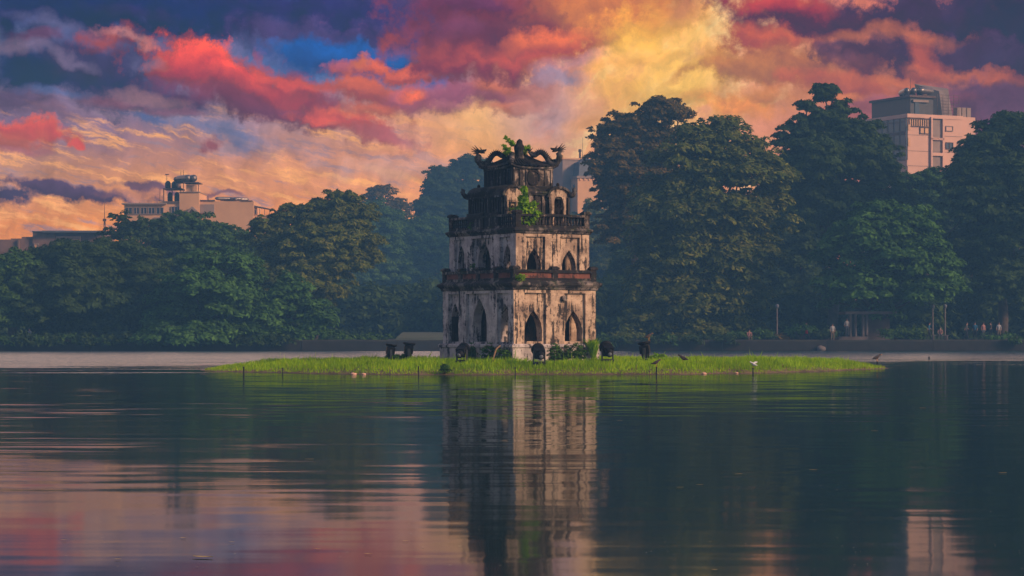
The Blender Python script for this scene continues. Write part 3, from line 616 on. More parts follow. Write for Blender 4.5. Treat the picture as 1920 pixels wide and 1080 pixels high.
for i in range(34):     # bushes hanging over the wall
    px = 12+i*20+rr_.uniform(-8,8) if i < 27 else [1135,1165,1215,1250,1300,1365,1900][i-27]+rr_.uniform(-5,5)
    if 735 < px < 830: continue
    x = WX(px, 236); w = rr_.uniform(.5,1.3); h = rr_.uniform(.3,.75)
    bush('hanging_bush', 'dark green bush spilling over the far lake wall', (x, 235.7, .9), [((0,0,.1),(w,.5,h)),((w*.5,-.1,-.3),(w*.6,.4,h*.7)),((-w*.5,0,.0),(w*.6,.4,h*.8))], M['leaf_dark' if i % 3 else 'leaf_mid'], .2, 14, .5, 300+i, 'bushes spilling over the far wall')
# dim undergrowth far under the crowns, one mass
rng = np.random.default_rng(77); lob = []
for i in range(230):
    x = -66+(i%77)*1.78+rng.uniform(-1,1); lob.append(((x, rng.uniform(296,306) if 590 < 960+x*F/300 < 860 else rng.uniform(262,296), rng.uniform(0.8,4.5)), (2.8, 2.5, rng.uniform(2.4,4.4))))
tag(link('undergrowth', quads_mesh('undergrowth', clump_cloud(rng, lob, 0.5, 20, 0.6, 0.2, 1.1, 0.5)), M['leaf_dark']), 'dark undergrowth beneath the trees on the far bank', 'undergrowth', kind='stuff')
# ------------------------------------------------------------------ the stone tower
TR = empty('stone_tower', (0.27, 105.0, 0.0), R(32))
tag(TR, 'weathered three storey stone tower with pointed arches on the island', 'tower')
def arch_z(q, zs, zp): return zs + (zp-zs)*(1-abs(q))**0.56
def round_z(q, zs, zp): return zs + (zp-zs)*math.sqrt(max(0, 1-q*q))
def wall(mb, o, sd, nd, W, z0, z1, th, ops, fn=arch_z):
    """wall from o along sd (length W), outward nd, with real arched openings: (centre, width, sill, spring, peak)"""
    o, sd, nd = Vector(o), Vector(sd), Vector(nd)
    pt = lambda s, z, d: o + sd*s - nd*d + Vector((0,0,z))
    def strip(s0, s1, za0, za1, zb0, zb1):
        for d in (0, th): mb.face([pt(s0,za0,d), pt(s1,za1,d), pt(s1,zb1,d), pt(s0,zb0,d)])
    cur = 0.0
    for c, w, si, sp, pk in sorted(ops):
        a, b = c-w/2, c+w/2
        strip(cur, a, z0, z0, z1, z1)
        n = 14
        for i in range(n):
            q0, q1 = -1+2*i/n, -1+2*(i+1)/n; s0, s1 = c+q0*w/2, c+q1*w/2
            h0, h1 = fn(q0, sp, pk), fn(q1, sp, pk)
            strip(s0, s1, h0, h1, z1, z1)
            if si > z0+0.01: strip(s0, s1, z0, z0, si, si)
            mb.face([pt(s0,h0,0), pt(s1,h1,0), pt(s1,h1,th), pt(s0,h0,th)])
            mb.face([pt(s0,si,0), pt(s1,si,0), pt(s1,si,th), pt(s0,si,th)])
        for s in (a, b): mb.face([pt(s,si,0), pt(s,sp,0), pt(s,sp,th), pt(s,si,th)])
        cur = b
    strip(cur, W, z0, z0, z1, z1)
    mb.face([pt(0,z1,0), pt(W,z1,0), pt(W,z1,th), pt(0,z1,th)])
# sides: (origin corner sign, direction, outward normal, along which half-length)
def sides(hx, hy):
    return {'right': ((-hx,-hy,0),(1,0,0),(0,-1,0),2*hx), 'far': ((hx,-hy,0),(0,1,0),(1,0,0),2*hy),
            'back': ((hx,hy,0),(-1,0,0),(0,1,0),2*hx), 'left': ((-hx,hy,0),(0,-1,0),(-1,0,0),2*hy)}
def frame_box(mb, side, s0, s1, z0, z1, d0, d1):
    """a box standing on the face of a side, from depth d0 to d1 outward"""
    o, sd, nd, W = side; o, sd, nd = Vector(o), Vector(sd), Vector(nd)
    mb.prism([o+sd*s0+nd*d0+Vector((0,0,z0)), o+sd*s1+nd*d0+Vector((0,0,z0)), o+sd*s1+nd*d0+Vector((0,0,z1)), o+sd*s0+nd*d0+Vector((0,0,z1))], nd*(d1-d0))
def ringband(mb, hx, hy, prof):
    """a moulding that runs round the storey: prof = [(overhang, z), ...]"""
    mb.rings([[(-hx-e,-hy-e,z),(hx+e,-hy-e,z),(hx+e,hy+e,z),(-hx-e,hy+e,z)] for e, z in prof], smooth=False)
def storey(name, hx, hy, z0, z1, th, ops_b, ops_a, panel_top, pil):
    """walls with arches; the right-hand and left-hand faces carry recessed panels between piers"""
    sd_ = sides(hx-0.11, hy-0.11)
    holder = empty(name, parent=TR)
    for key, mat in (('right','plaster'),('left','plaster_mould'),('far','plaster'),('back','plaster_mould')):
        side = sd_[key]; ops = ops_b if key in ('right','back') else ops_a
        W = side[3]; off = W/2
        mb = MB(); wall(mb, side[0], side[1], side[2], W, z0, z1, th, [(off+c, w, si, sp, pk) for c, w, si, sp, pk in ops])
        sn = Vector(side[2]); so_ = Vector(side[0])
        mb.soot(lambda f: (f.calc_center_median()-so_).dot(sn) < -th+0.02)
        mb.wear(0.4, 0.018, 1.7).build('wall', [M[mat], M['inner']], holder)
        mb = MB(); cuts = pil['b' if key in ('right','back') else 'a']
        for i, (c0, c1) in enumerate(cuts):
            a, b = off+c0, off+c1
            frame_box(mb, side, a, b, z0, panel_top, 0.0, 0.11+0.004*(i % 3))
        frame_box(mb, side, -0.105, W+0.105, panel_top, z1, 0.0, 0.116)
        mb.wear(0.3, 0.014, 2.6).build('pier', M[mat], holder)
    return holder
# plinth
mb = MB(); mb.box(-2.12,2.12,-2.95,2.95,0.2,1.02); ringband(mb, 2.12, 2.95, [(0.0,1.02),(0.05,1.04),(0.05,1.12),(0.0,1.18)])
mb.wear(0.4,0.02,1.6).build('plinth', M['plaster_mould'], TR)
storey('lower_storey', 2.02, 2.85, 1.18, 3.42, 0.42,
    [(-1.0,0.86,1.29,1.75,2.58),(0.98,0.86,1.29,1.75,2.56)],
    [(-2.0,0.74,1.27,2.05,2.90),(0.0,1.12,1.27,2.1,3.06),(2.0,0.74,1.27,2.05,2.86)], 3.28,
    dict(b=[(-2.016,-1.5),(-0.45,0.45),(1.5,2.016)], a=[(-2.846,-2.42),(-1.55,-0.95),(0.95,1.55),(2.42,2.846)]))
mb = MB(); ringband(mb, 2.02, 2.85, [(0.0,3.40),(0.06,3.42),(0.08,3.50),(0.16,3.58),(0.19,3.62),(0.19,3.70),(0.10,3.74),(0.02,3.80)])
mb.wear(0.28,0.03,2.3).build('cornice', M['cornice'], TR)
boxpart('floor_slab', (-1.9,1.9,-2.7,2.7,3.45,3.76), M['inner'], TR)
# inner partition with its own arches, seen through the openings
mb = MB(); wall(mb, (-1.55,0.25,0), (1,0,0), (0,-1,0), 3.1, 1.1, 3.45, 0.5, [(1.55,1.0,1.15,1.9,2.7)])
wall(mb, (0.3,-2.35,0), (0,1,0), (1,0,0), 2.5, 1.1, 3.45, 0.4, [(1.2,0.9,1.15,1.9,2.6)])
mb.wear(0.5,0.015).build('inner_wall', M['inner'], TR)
# first parapet: posts with caps, brick panels between
def parapet(hx, hy, z0, zrail, zpost, nb, na, pw, infill, name):
    root = empty(name, parent=TR)
    sd_ = sides(hx, hy); px = []
    for key in ('right','left','far','back'):
        side = sd_[key]; W = side[3]; n = nb if key in ('right','back') else na
        o, s_, nd = Vector(side[0]), Vector(side[1]), Vector(side[2])
        infill(root, side, W, n, key)
        for i in range(n):
            c = o + s_*(W*i/n) - nd*pw*0.5*(1 if i else 0) + (Vector((pw/2*(1 if o.x<0 else -1), pw/2*(1 if o.y<0 else -1), 0)) if i == 0 else Vector())
            b = MB().box(c.x-pw/2,c.x+pw/2,c.y-pw/2,c.y+pw/2,z0,zpost-0.12)
            q = pw/2
            b.rings([[(c.x-q-e,c.y-q-e,z),(c.x+q+e,c.y-q-e,z),(c.x+q+e,c.y+q+e,z),(c.x-q-e,c.y+q+e,z)] for e,z in ((0.0,zpost-.12),(.05,zpost-.10),(.05,zpost-.03),(-.02,zpost+.03))], smooth=False)
            b.wear(0.2,0.02,4).build('post', M['coping'], root)
    return root
def brick_infill(root, side, W, n, key):
    mb = MB(); frame_box(mb, side, 0.1, W-0.1, 3.78, 3.90, -0.22, -0.02); frame_box(mb, side, 0.1, W-0.1, 4.12, 4.24, -0.25, 0.02)
    mb.wear(0.3,0.025,3.5).build('rail', M['cornice' if key in ('left','back') else 'coping'], root)
    for i in range(n):
        mb = MB(); frame_box(mb, side, W*i/n+0.15, W*(i+1)/n-0.15, 3.90, 4.12, -0.2, -0.06)
        mb.build('brick_panel', M['brick'], root)
parapet(2.04, 2.87, 3.76, 4.24, 4.36, 2, 4, 0.26, brick_infill, 'parapet')
storey('middle_storey', 1.805, 2.68, 3.76, 5.74, 0.38,
    [(-0.86,0.70,4.0,4.46,5.12),(0.86,0.70,4.0,4.42,5.08)],
    [(-1.85,0.56,4.0,4.76,5.34),(0.0,1.0,4.0,4.70,5.48),(1.85,0.56,4.0,4.72,5.30)], 5.60,
    dict(b=[(-1.801,-1.32),(-0.38,0.38),(1.32,1.801)], a=[(-2.676,-2.25),(-1.42,-0.75),(0.75,1.42),(2.25,2.676)]))
mb = MB(); wall(mb, (-1.4,0.2,0), (1,0,0), (0,-1,0), 2.8, 3.77, 5.7, 0.45, [(1.4,0.8,3.8,4.5,5.2)]); mb.wear(0.5,0.015).build('inner_wall', M['inner'], TR)
mb = MB(); ringband(mb, 1.805, 2.68, [(0.0,5.72),(0.05,5.74),(0.07,5.80),(0.13,5.86),(0.13,5.93),(0.04,5.97),(-0.1,6.0)])
mb.wear(0.28,0.025,2.3).build('cornice', M['cornice'], TR)
boxpart('floor_slab', (-1.7,1.7,-2.5,2.5,5.78,5.985), M['cornice'], TR)
def baluster_infill(root, side, W, n, key):
    mb = MB(); frame_box(mb, side, 0.1, W-0.1, 5.98, 6.08, -0.22, -0.02); frame_box(mb, side, 0.1, W-0.1, 6.44, 6.54, -0.24, 0.01)
    mb.wear(0.3,0.015,3.5).build('rail', M['coping' if key == 'right' else 'cornice'], root)
    o, s_, nd = Vector(side[0]), Vector(side[1]), Vector(side[2])
    solid = (1.45, W-1.45) if key in ('left','back') else None
    if solid:
        mb = MB(); frame_box(mb, side, solid[0], solid[1], 6.08, 6.44, -0.2, -0.05); frame_box(mb, side, solid[0]-.05, solid[1]+.05, 6.54, 6.66, -0.2, -0.03); mb.wear(0.3,0.02).build('solid_panel', M['plaster_black'], root)
    s = 0.30; me = None
    while s < W-0.25:
        if not (solid and solid[0]-0.1 < s < solid[1]+0.1):
            p = o + s_*s - nd*0.12
            if me is None:
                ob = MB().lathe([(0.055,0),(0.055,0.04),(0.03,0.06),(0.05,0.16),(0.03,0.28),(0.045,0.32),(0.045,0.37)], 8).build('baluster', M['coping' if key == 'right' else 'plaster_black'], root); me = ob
            else: ob = me.copy(); COL.objects.link(ob)
            ob.parent = root; ob.location = (p.x, p.y, 6.075)
        s += 0.155 if key in ('right','left') else 0.3
parapet(1.82, 2.70, 5.98, 6.54, 6.66, 1, 2, 0.26, baluster_infill, 'balustrade')
# top storey: two vaulted bays side by side, arched gables on the right-hand face
TX, TY = 1.61, 1.445
top = empty('top_storey', parent=TR)
def barrel(x0, x1, y0, y1, zs, h, ribs, over=0.07):
    mb = MB(); n = 16; c = (x0+x1)/2; hw = (x1-x0)/2+over; rg = []; m = ribs*4
    for j in range(m+1):
        y = y0 + (y1-y0)*j/m; rr = 1 + 0.07*abs(math.sin(math.pi*j/4))
        rg.append([(c+hw*math.cos(math.pi*i/n)*rr, y, zs + h*(math.sin(math.pi*i/n)**0.8)*rr) for i in range(n+1)] + [(c-hw*0.8, y, zs-0.08), (c+hw*0.8, y, zs-0.08)])
    return mb.rings(rg, smooth=False)
for i, (x0, x1) in enumerate(((-TX, -0.62), (0.58, TX))):
    w = x1-x0
    mb = MB()
    ops = [(w/2, 0.46, 5.99, 7.12, 7.38)] if i else [(w*0.42, 0.16, 6.72, 6.86, 6.95)]
    def gab(q, zs, zp): return round_z(q, zs, zp)
    wall(mb, (x0,-TY,0), (1,0,0), (0,-1,0), w, 5.98, 7.36, 0.3 if i else 0.18, ops, gab)
    n = 16; hw = w/2; cx = (x0+x1)/2    # rounded head of the gable
    mb.prism([(cx+hw*math.cos(math.pi*k/n), -TY, 7.361+0.36*math.sin(math.pi*k/n)) for k in range(n+1)], (0,0.22,0))
    mb.wear(0.3,0.014,2.2).build('gable_wall', M['plaster'], top)
    mb = MB(); rg = []
    for k in range(n+1):   # roll moulding over the arch
        a = math.pi*k/n; ca, sa = math.cos(a), math.sin(a)
        rg.append([(cx+(hw+e)*ca, -TY+d, 7.33+(0.37+e)*sa) for e, d in ((0.0,-0.10),(0.10,-0.10),(0.10,0.04),(0.0,0.04))])
    mb.rings(rg, smooth=False); mb.wear(0.15,0.012,4).build('arch_moulding', M['cornice'], top)
    for x in (x0+0.055, x1-0.055): MB().box(x-0.05,x+0.05,-TY-0.08,-TY-0.003,5.98,7.33).wear(0.3,0.01,3).build('pier', M['plaster_upper'], top)
    barrel(x0, x1, -TY+0.05, TY, 7.34, 0.44, 19).build('vault_tiles', M['tile'], top)
    mb = MB()
    for y in (-TY+0.08, TY-0.05):   # ball ornaments at the ends of the vault
        mb.ellipsoid((cx+0.0, y, 7.86), (0.075,0.075,0.085), 8, 6)
    mb.build('ball_ornament', M['coping'], top)
# niche frame on the walled up bay
mb = MB(); [mb.box(*b) for b in ((-1.36,-1.30,-TY-0.04,-TY-0.002,6.70,7.02),(-1.09,-1.03,-TY-0.04,-TY-0.002,6.70,7.02),(-1.36,-1.03,-TY-0.05,-TY-0.003,7.02,7.08))]; mb.build('niche_frame', M['coping'], top)
# side walls: ribbed black plaster on the left, and between the bays
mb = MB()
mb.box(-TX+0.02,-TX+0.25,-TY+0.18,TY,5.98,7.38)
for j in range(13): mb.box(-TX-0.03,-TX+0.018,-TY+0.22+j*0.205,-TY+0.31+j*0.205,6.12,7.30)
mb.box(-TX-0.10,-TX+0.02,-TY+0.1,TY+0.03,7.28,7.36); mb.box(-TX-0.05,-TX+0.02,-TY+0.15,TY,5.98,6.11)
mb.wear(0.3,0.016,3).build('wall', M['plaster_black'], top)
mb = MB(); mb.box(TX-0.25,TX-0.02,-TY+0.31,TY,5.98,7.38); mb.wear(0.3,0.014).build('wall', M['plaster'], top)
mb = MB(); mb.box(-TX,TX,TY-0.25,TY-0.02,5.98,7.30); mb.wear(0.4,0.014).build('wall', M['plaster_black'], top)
mb = MB(); mb.box(-0.615,0.575,-TY+0.10,-TY+0.32,5.98,7.46); [mb.box(x-.06,x+.06,-TY+0.05,-TY+0.097,5.98,7.40) for x in (-0.3,0.02,0.34)]
mb.wear(0.3,0.014).build('wall', M['plaster_upper'], top)
mb = MB(); mb.box(-0.615,0.575,-TY-0.01,-TY+0.34,7.40,7.47); mb.box(-0.615,0.575,-TY-0.05,-TY+0.34,7.472,7.55); mb.wear(0.25,0.012,4).build('entablature', M['cornice'], top)
# sloping shoulder between bays and lantern
mb = MB(); mb.rings([[(-1.5,-1.38,7.5),(1.5,-1.38,7.5),(1.5,1.38,7.5),(-1.5,1.38,7.5)],[(-1.02,-1.16,7.80),(1.02,-1.16,7.80),(1.02,1.16,7.80),(-1.02,1.16,7.80)]], smooth=False)
mb.wear(0.25,0.02).build('shoulder', M['tile'], top)
# corner ornaments of the top storey
for sx, sy in ((1,-1),(-1,1)):
    mb = MB(); c = Vector((sx*(TX+0.02), sy*(TY+0.02), 7.38)); d = Vector((sx,sy,0)).normalized()
    mb.tube([c, c+d*0.10+Vector((0,0,0.05)), c+d*0.20+Vector((0,0,0.16)), c+d*0.19+Vector((0,0,0.30)), c+d*0.26+Vector((0,0,0.38))], [0.10,0.12,0.10,0.09,0.02], 6)
    mb.tube([c+d*0.15+Vector((0,0,0.2)), c+d*0.34+Vector((0,0,0.24))], [0.07,0.01], 5); mb.wear(0.1,0.015,8).build('corner_ornament', M['dragon'], top)
# lantern
LX, LY = 0.985, 1.12
lan = empty('lantern', parent=TR)
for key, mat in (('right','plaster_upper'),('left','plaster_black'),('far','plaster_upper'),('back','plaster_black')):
    side = sides(LX, LY)[key]; mb = MB()
    frame_box(mb, side, 0.02, side[3]-0.02, 7.7, 8.58, -0.15, 0.0)
    nn = 9 if key in ('left','back') else 7
    for i in range(nn):
        s = 0.06+(side[3]-0.12)*i/(nn-1)
        if key == 'right' and i in (3,): continue
        frame_box(mb, side, s-0.045, s+0.045, 7.78, 8.48, 0.0, 0.045)
    frame_box(mb, side, 0, side[3], 8.48, 8.58, 0.0, 0.06); frame_box(mb, side, 0, side[3], 7.7, 7.79, 0.0, 0.06)
    mb.wear(0.25,0.012,3).build('wall', M[mat], lan)
mb = MB(); n = 24; rg = []
for r, d in ((0.33,-0.002),(0.33,-0.075),(0.27,-0.085),(0.25,-0.05),(0.0001,-0.05)):
    rg.append([(0.02+r*math.cos(2*math.pi*k/n), -LY+d, 8.13+r*math.sin(2*math.pi*k/n)) for k in range(n)])
mb.rings(rg, smooth=False).build('medallion', M['coping'], lan)
# roof with raised corners
roof = empty('roof', parent=TR)
def hiproof():
    RX, RY, RL = LX+0.13, LY+0.13, 0.34
    def eave(t, a, b): p = Vector(a).lerp(Vector(b), t); e = abs(2*t-1)**4; p.z += 0.13*e; p.x *= 1+0.05*e; p.y *= 1+0.05*e; return p
    cor = [(-RX,-RY,8.56),(RX,-RY,8.56),(RX,RY,8.56),(-RX,RY,8.56)]
    rid = [(-RL,-0.05,9.12),(RL,-0.05,9.12),(RL,0.05,9.12),(-RL,0.05,9.12)]
    mb = MB()
    for i in range(4):
        a, b, ra, rb = cor[i], cor[(i+1)%4], rid[i], rid[(i+1)%4]
        n = 44; rg = []
        for j in range(n+1):
            t = j/n; e = eave(t, a, b); r = Vector(ra).lerp(Vector(rb), t)
            bump = 0.045*max(0, math.sin(math.pi*j/2)) if j % 4 != 0 else 0.0
            bump = 0.085 if j % 4 in (1, 2) else 0.0
            rg.append([e.lerp(r, q) + Vector((0,0,-0.10*math.sin(math.pi*q) + bump)) for q in (0,.25,.5,.75,1)])
        mb.rings(rg, caps=False, closed=False, smooth=False)
    mb.build('tiles', M['tile'], roof)
    mb = MB(); rg = []
    for z, s in ((8.50,0.93),(8.53,1.0),(8.60,1.01)):
        ring = []
        for i in range(4):
            for j in range(10):
                p = eave(j/10, cor[i], cor[(i+1)%4]); ring.append((p.x*s, p.y*s, p.z+z-8.58))
        rg.append(ring)
    mb.rings(rg, smooth=False); mb.wear(0.2,0.012,4).build('eave', M['cornice'], roof)
    mb = MB(); mb.box(-0.42,0.42,-0.07,0.07,9.02,9.20)
    for c, r in ((cor[0], rid[0]), (cor[2], rid[2])):
        mb.tube([Vector(r)+Vector((0,0,.05)), Vector(c).lerp(Vector(r),.5)+Vector((0,0,-0.02)), Vector(c)*1.0+Vector((0,0,.15))], [0.13,0.10,0.08], 6)
    mb.wear(0.15,0.02,4).build('ridge', M['cornice'], roof)
hiproof()
def dragon(sgn):
    L = math.hypot(LX+0.13, LY+0.13); cd = Vector((sgn*(LX+0.13), -sgn*(LY+0.13), 0)); scl = 1.6/ (1.6)
    P_ = lambda u, z, s=0.0: Vector((cd.x*u, cd.y*u, z)) + Vector((cd.y, -cd.x, 0)).normalized()*s
    path = [(0.27,9.36),(0.30,9.22),(0.37,9.10),(0.44,9.12),(0.53,9.24),(0.62,9.25),(0.71,9.10),(0.78,8.90),(0.86,8.74),(0.95,8.74),(1.03,8.84),(1.07,9.0),(1.06,9.16),(1.02,9.26)]
    rad = [0.025,0.06,0.085,0.10,0.105,0.11,0.11,0.115,0.125,0.13,0.13,0.125,0.115,0.105]
    pts = []
    for i in range(len(path)-1):
        for t in (0,.33,.66): pts.append((path[i][0]+(path[i+1][0]-path[i][0])*t, path[i][1]+(path[i+1][1]-path[i][1])*t, rad[i]+(rad[i+1]-rad[i])*t))
    V = [P_(u, z) for u, z, r in pts]; Rr = [r for u, z, r in pts]
    for _ in range(2):
        V = [V[0]] + [(V[i-1]+V[i]*2+V[i+1])/4 for i in range(1,len(V)-1)] + [V[-1]]
    mb = MB(); mb.tube(V, Rr, 8)
    body = mb.wear(0.2,0.008,12).build('dragon_ornament', M['dragon'], TR)
    # spines along the back
    mb = MB()
    for i in range(3, len(V)-3, 1):
        t = (V[i+1]-V[i-1]).normalized(); sidev = Vector((cd.y,-cd.x,0)).normalized(); up = sidev.cross(t); 
        if up.z < 0: up = -up
        if i > 30: up = cd.normalized()*1.0
        b = V[i]+up*Rr[i]*0.8
        mb.tube([b, b+up*0.09-t*0.03], [0.036,0.005], 4)
    mb.build('spine', M['dragon'], body)
    # head looking back at the ridge, open mouth
    h = P_(0.97, 9.33); inn = -cd.normalized(); 
    mb = MB(); rot = inn.to_track_quat('X','Z').to_matrix()
    mb.ellipsoid(h, (0.13,0.085,0.085), 10, 7, rot=rot)
    mb.tube([h+inn*0.05+Vector((0,0,.03)), h+inn*0.17+Vector((0,0,.05)), h+inn*0.21+Vector((0,0,.10))], [0.06,0.045,0.02], 6)
    mb.tube([h+inn*0.04-Vector((0,0,.04)), h+inn*0.15-Vector((0,0,.06))], [0.05,0.02], 6)
    for s in (-1,1): mb.tube([h+Vector((0,0,.06))+Vector((cd.y,-cd.x,0)).normalized()*s*.05, h-inn*0.08+Vector((0,0,.2))+Vector((cd.y,-cd.x,0)).normalized()*s*.08], [0.02,0.004], 4)
    mb.wear(0.2,0.01,14).build('dragon_head', M['dragon'], body)
    mb = MB()
    for k, (du, dz) in enumerate(((0.42,0.03),(0.44,0.13),(0.38,0.22),(0.28,0.28),(0.36,-0.08))):
        a = h - inn*0.03; e = a + cd.normalized()*du + Vector((0,0,dz)); m_ = a.lerp(e, .55) + Vector((0,0,-0.04))
        mb.tube([a, m_, e], [0.045,0.032,0.008], 5)
    for k in range(4):
        a = V[2]; mb.tube([a, a+Vector((0,0,.10))+cd.normalized()*(k-1.5)*.05, a+Vector((0,0,.19))+cd.normalized()*(k-1.5)*.11], [0.03,0.02,0.004], 4)
    mb.build('plume', M['dragon'], body)
dragon(1); dragon(-1)
mb = MB(); mb.lathe([(0.24,-.1),(0.22,0.15),(0.19,0.24),(0.20,0.36),(0.225,0.48),(0.215,0.56),(0.15,0.64),(0.13,0.70),(0.12,0.76),(0.03,0.83)], 10, (-0.02,-0.1,8.98))
mb.wear(0.12,0.03,4).build('finial', M['coping'], TR)
# rain pipe remnant / broken corbel on the right-hand face
mb = MB(); mb.box(0.30,0.52,-2.98,-2.86,2.95,3.16); mb.wear(0.1,0.03,6).build('broken_corbel', M['cornice'], TR)
# ------------------------------------------------------------------ plants on and around the tower
def tw(x, y, z): return TR.matrix_basis @ Vector((x, y, z))
bpy.context.view_layer.update()
p = tw(-1.15,-2.3,6.0)
def sprout(name, label, loc, stems, mat, leaf, dens, seed, cat='plant', csize=0.16):
    """upright stems, each dressed with small leaves along its length"""
    rng = np.random.default_rng(seed); rnd = random.Random(seed); root = empty(name, loc); tag(root, label, cat)
    mb = MB(); Q = []
    for (dx, dy, dz, w) in stems:
        limb(mb, (0,0,-0.05), (dx,dy,dz), 0.025, 0.006, rnd, 0.08, 4, 5)
        n = int(dens*dz); t = rng.uniform(0.15, 1.02, n)[:,None]
        c = np.array([[dx,dy,dz]])*t + rng.normal(size=(n,3))*np.array([w,w,w*0.6])*(1.15-t*0.6)
        Q.append(leaves(rng, c, unit(rng.normal(size=(n,3))*0.6+np.array([0,-.2,.8])), leaf, 0.5, 0.3))
    link('leaves', quads_mesh('leaves', np.concatenate(Q)), mat, root); mb.build('stem', M['bark'], root)
    return root
sprout('young_fig', 'bright green young tree rooted on the top balcony of the tower', p, [(0.0,-0.05,1.62,0.11),(-0.38,-0.1,0.75,0.16),(0.36,-0.1,0.95,0.17),(0.0,-0.1,1.05,0.20),(0.58,-.1,0.62,0.14),(-0.12,-.05,1.25,0.13)], M['leaf_bright'], 0.10, 240, 5, 'tree')
sprout('roof_weed', 'leafy weed leaning left from the tower finial', tw(-0.16,-0.05,9.5), [(-0.45,-0.02,0.40,0.08),(-0.3,0,0.24,0.07)], M['leaf_bright'], 0.075, 260, 6)
sprout('roof_weed', 'small weed on the ridge left of the tower finial', tw(-0.42,0.15,9.15), [(-0.14,-.1,0.40,0.08),(0.03,-.1,0.28,0.07)], M['leaf_bright'], 0.07, 260, 7)
sprout('roof_weed', 'small weed on the ridge right of the tower finial', tw(0.22,-0.15,9.2), [(0.22,-.1,0.34,0.06),(0.05,-.1,0.32,0.07)], M['leaf_bright'], 0.07, 260, 8)
sprout('wall_weed', 'weed growing from the first cornice at the near corner', tw(-1.78,-2.9,3.78), [(0.05,-.05,0.22,0.10),(-0.1,-.05,0.18,0.08),(0.22,0,0.2,0.08)], M['leaf_bright'], 0.05, 380, 9)
sprout('wall_weed', 'weed on the balcony edge of the dark left face', tw(-1.72,0.9,6.0), [(0,0,0.34,0.10),(0,0.2,0.22,0.1)], M['leaf_shrub'], 0.05, 260, 10)
sprout('wall_weed', 'weed on the first parapet of the left face', tw(-2.0,0.4,4.3), [(0,0,0.2,0.08),(0,0.15,0.14,0.08)], M['leaf_shrub'], 0.05, 260, 12)
def gl(px, D): x = WX(px, D); return Vector((x, D, gz(x, D)))
def shrub(name, label, px, D, hw, h, mat, seed, cat='shrub'):
    b = gl(px, D); return bush(name, label, b, [((0,0,h*.5),(hw,hw*.7,h*.5)),((hw*.5,-.05,h*.35),(hw*.6,hw*.5,h*.4)),((-hw*.5,0,h*.3),(hw*.55,hw*.5,h*.35))], mat, 0.06, 20, 0.15, seed, 'shrubs at the foot of the tower', cat)
shrub('shrub', 'small shrub at the foot of the right face beside the floodlight', 1041, 101.6, 0.22, 0.85, M['leaf_shrub'], 61)
shrub('shrub', 'dense shrub under the right hand arch of the tower', 1077, 102.3, 0.42, 0.75, M['leaf_shrub'], 62)
shrub('shrub', 'shrub growing at the left face behind the leaning stick', 945, 101.6, 0.36, 0.6, M['leaf_shrub'], 63)
shrub('shrub', 'dark shrub at the left face left of the leaning stick', 917, 102.6, 0.28, 0.75, M['leaf_shrub'], 64)
shrub('shrub', 'little shrub at the left plinth behind a floodlight', 882, 103.6, 0.18, 0.8, M['leaf_shrub'], 65)
shrub('shrub', 'dark tuft at the water edge below the tower left corner', 834, 97.35, 0.15, 0.36, M['leaf_shrub'], 66)
shrub('shrub', 'leafy shrub around the two floodlights on the left', 748, 104.3, 0.55, 0.38, M['leaf_shrub'], 67)
shrub('shrub', 'low shrub beside the floodlight carrying a bird', 1232, 104.2, 0.35, 0.38, M['leaf_bright'], 68)
def reedclump(name, label, base, n, h, seed):
    rng = np.random.default_rng(seed); Q = []
    for i in range(n):
        az = rng.uniform(0, 2*math.pi); hh = h*rng.uniform(.6,1.1); out = rng.uniform(.1,.7)*hh*.55; w = 0.04
        d = np.array([math.cos(az), math.sin(az)]); s = np.array([-d[1], d[0], 0])*w; pr = np.array([d[0]*.08, d[1]*.08, 0.0])
        prev = None
        for k in range(1, 6):
            t = k/5; q = np.array([d[0]*(.08+out*t**1.8), d[1]*(.08+out*t**1.8), hh*(t - .38*t**3)])
            Q.append([pr-s*(1.1-t*.8), pr+s*(1.1-t*.8), q+s*(1-t), q-s*(1-t)]); pr = q
    root = empty(name, base); tag(root, label, 'plant')
    link('blades', quads_mesh('blades', np.array(Q)), M['leaf_bright'], root)
    b = MB(); b.lathe([(0.12,-0.05),(0.10,0.10),(0.05,0.2)], 7); b.build('root_clump', M['earth'], root)
reedclump('tall_grass_clump', 'tall clump of arching grass at the right corner of the tower', gl(1112,103.2), 230, 1.55, 3)
mb = MB(); a = gl(921, 100.6); mb.tube([a-Vector((0,0,.1)), a+Vector((0.12,0.2,0.38)), a+Vector((0.20,0.4,0.62)), a+Vector((0.36,0.6,0.76))], [0.035,0.038,0.036,0.03], 7)
tag(mb.build('wooden_stick', M['wood']), 'bent wooden stick leaning on the left face of the tower', 'stick')
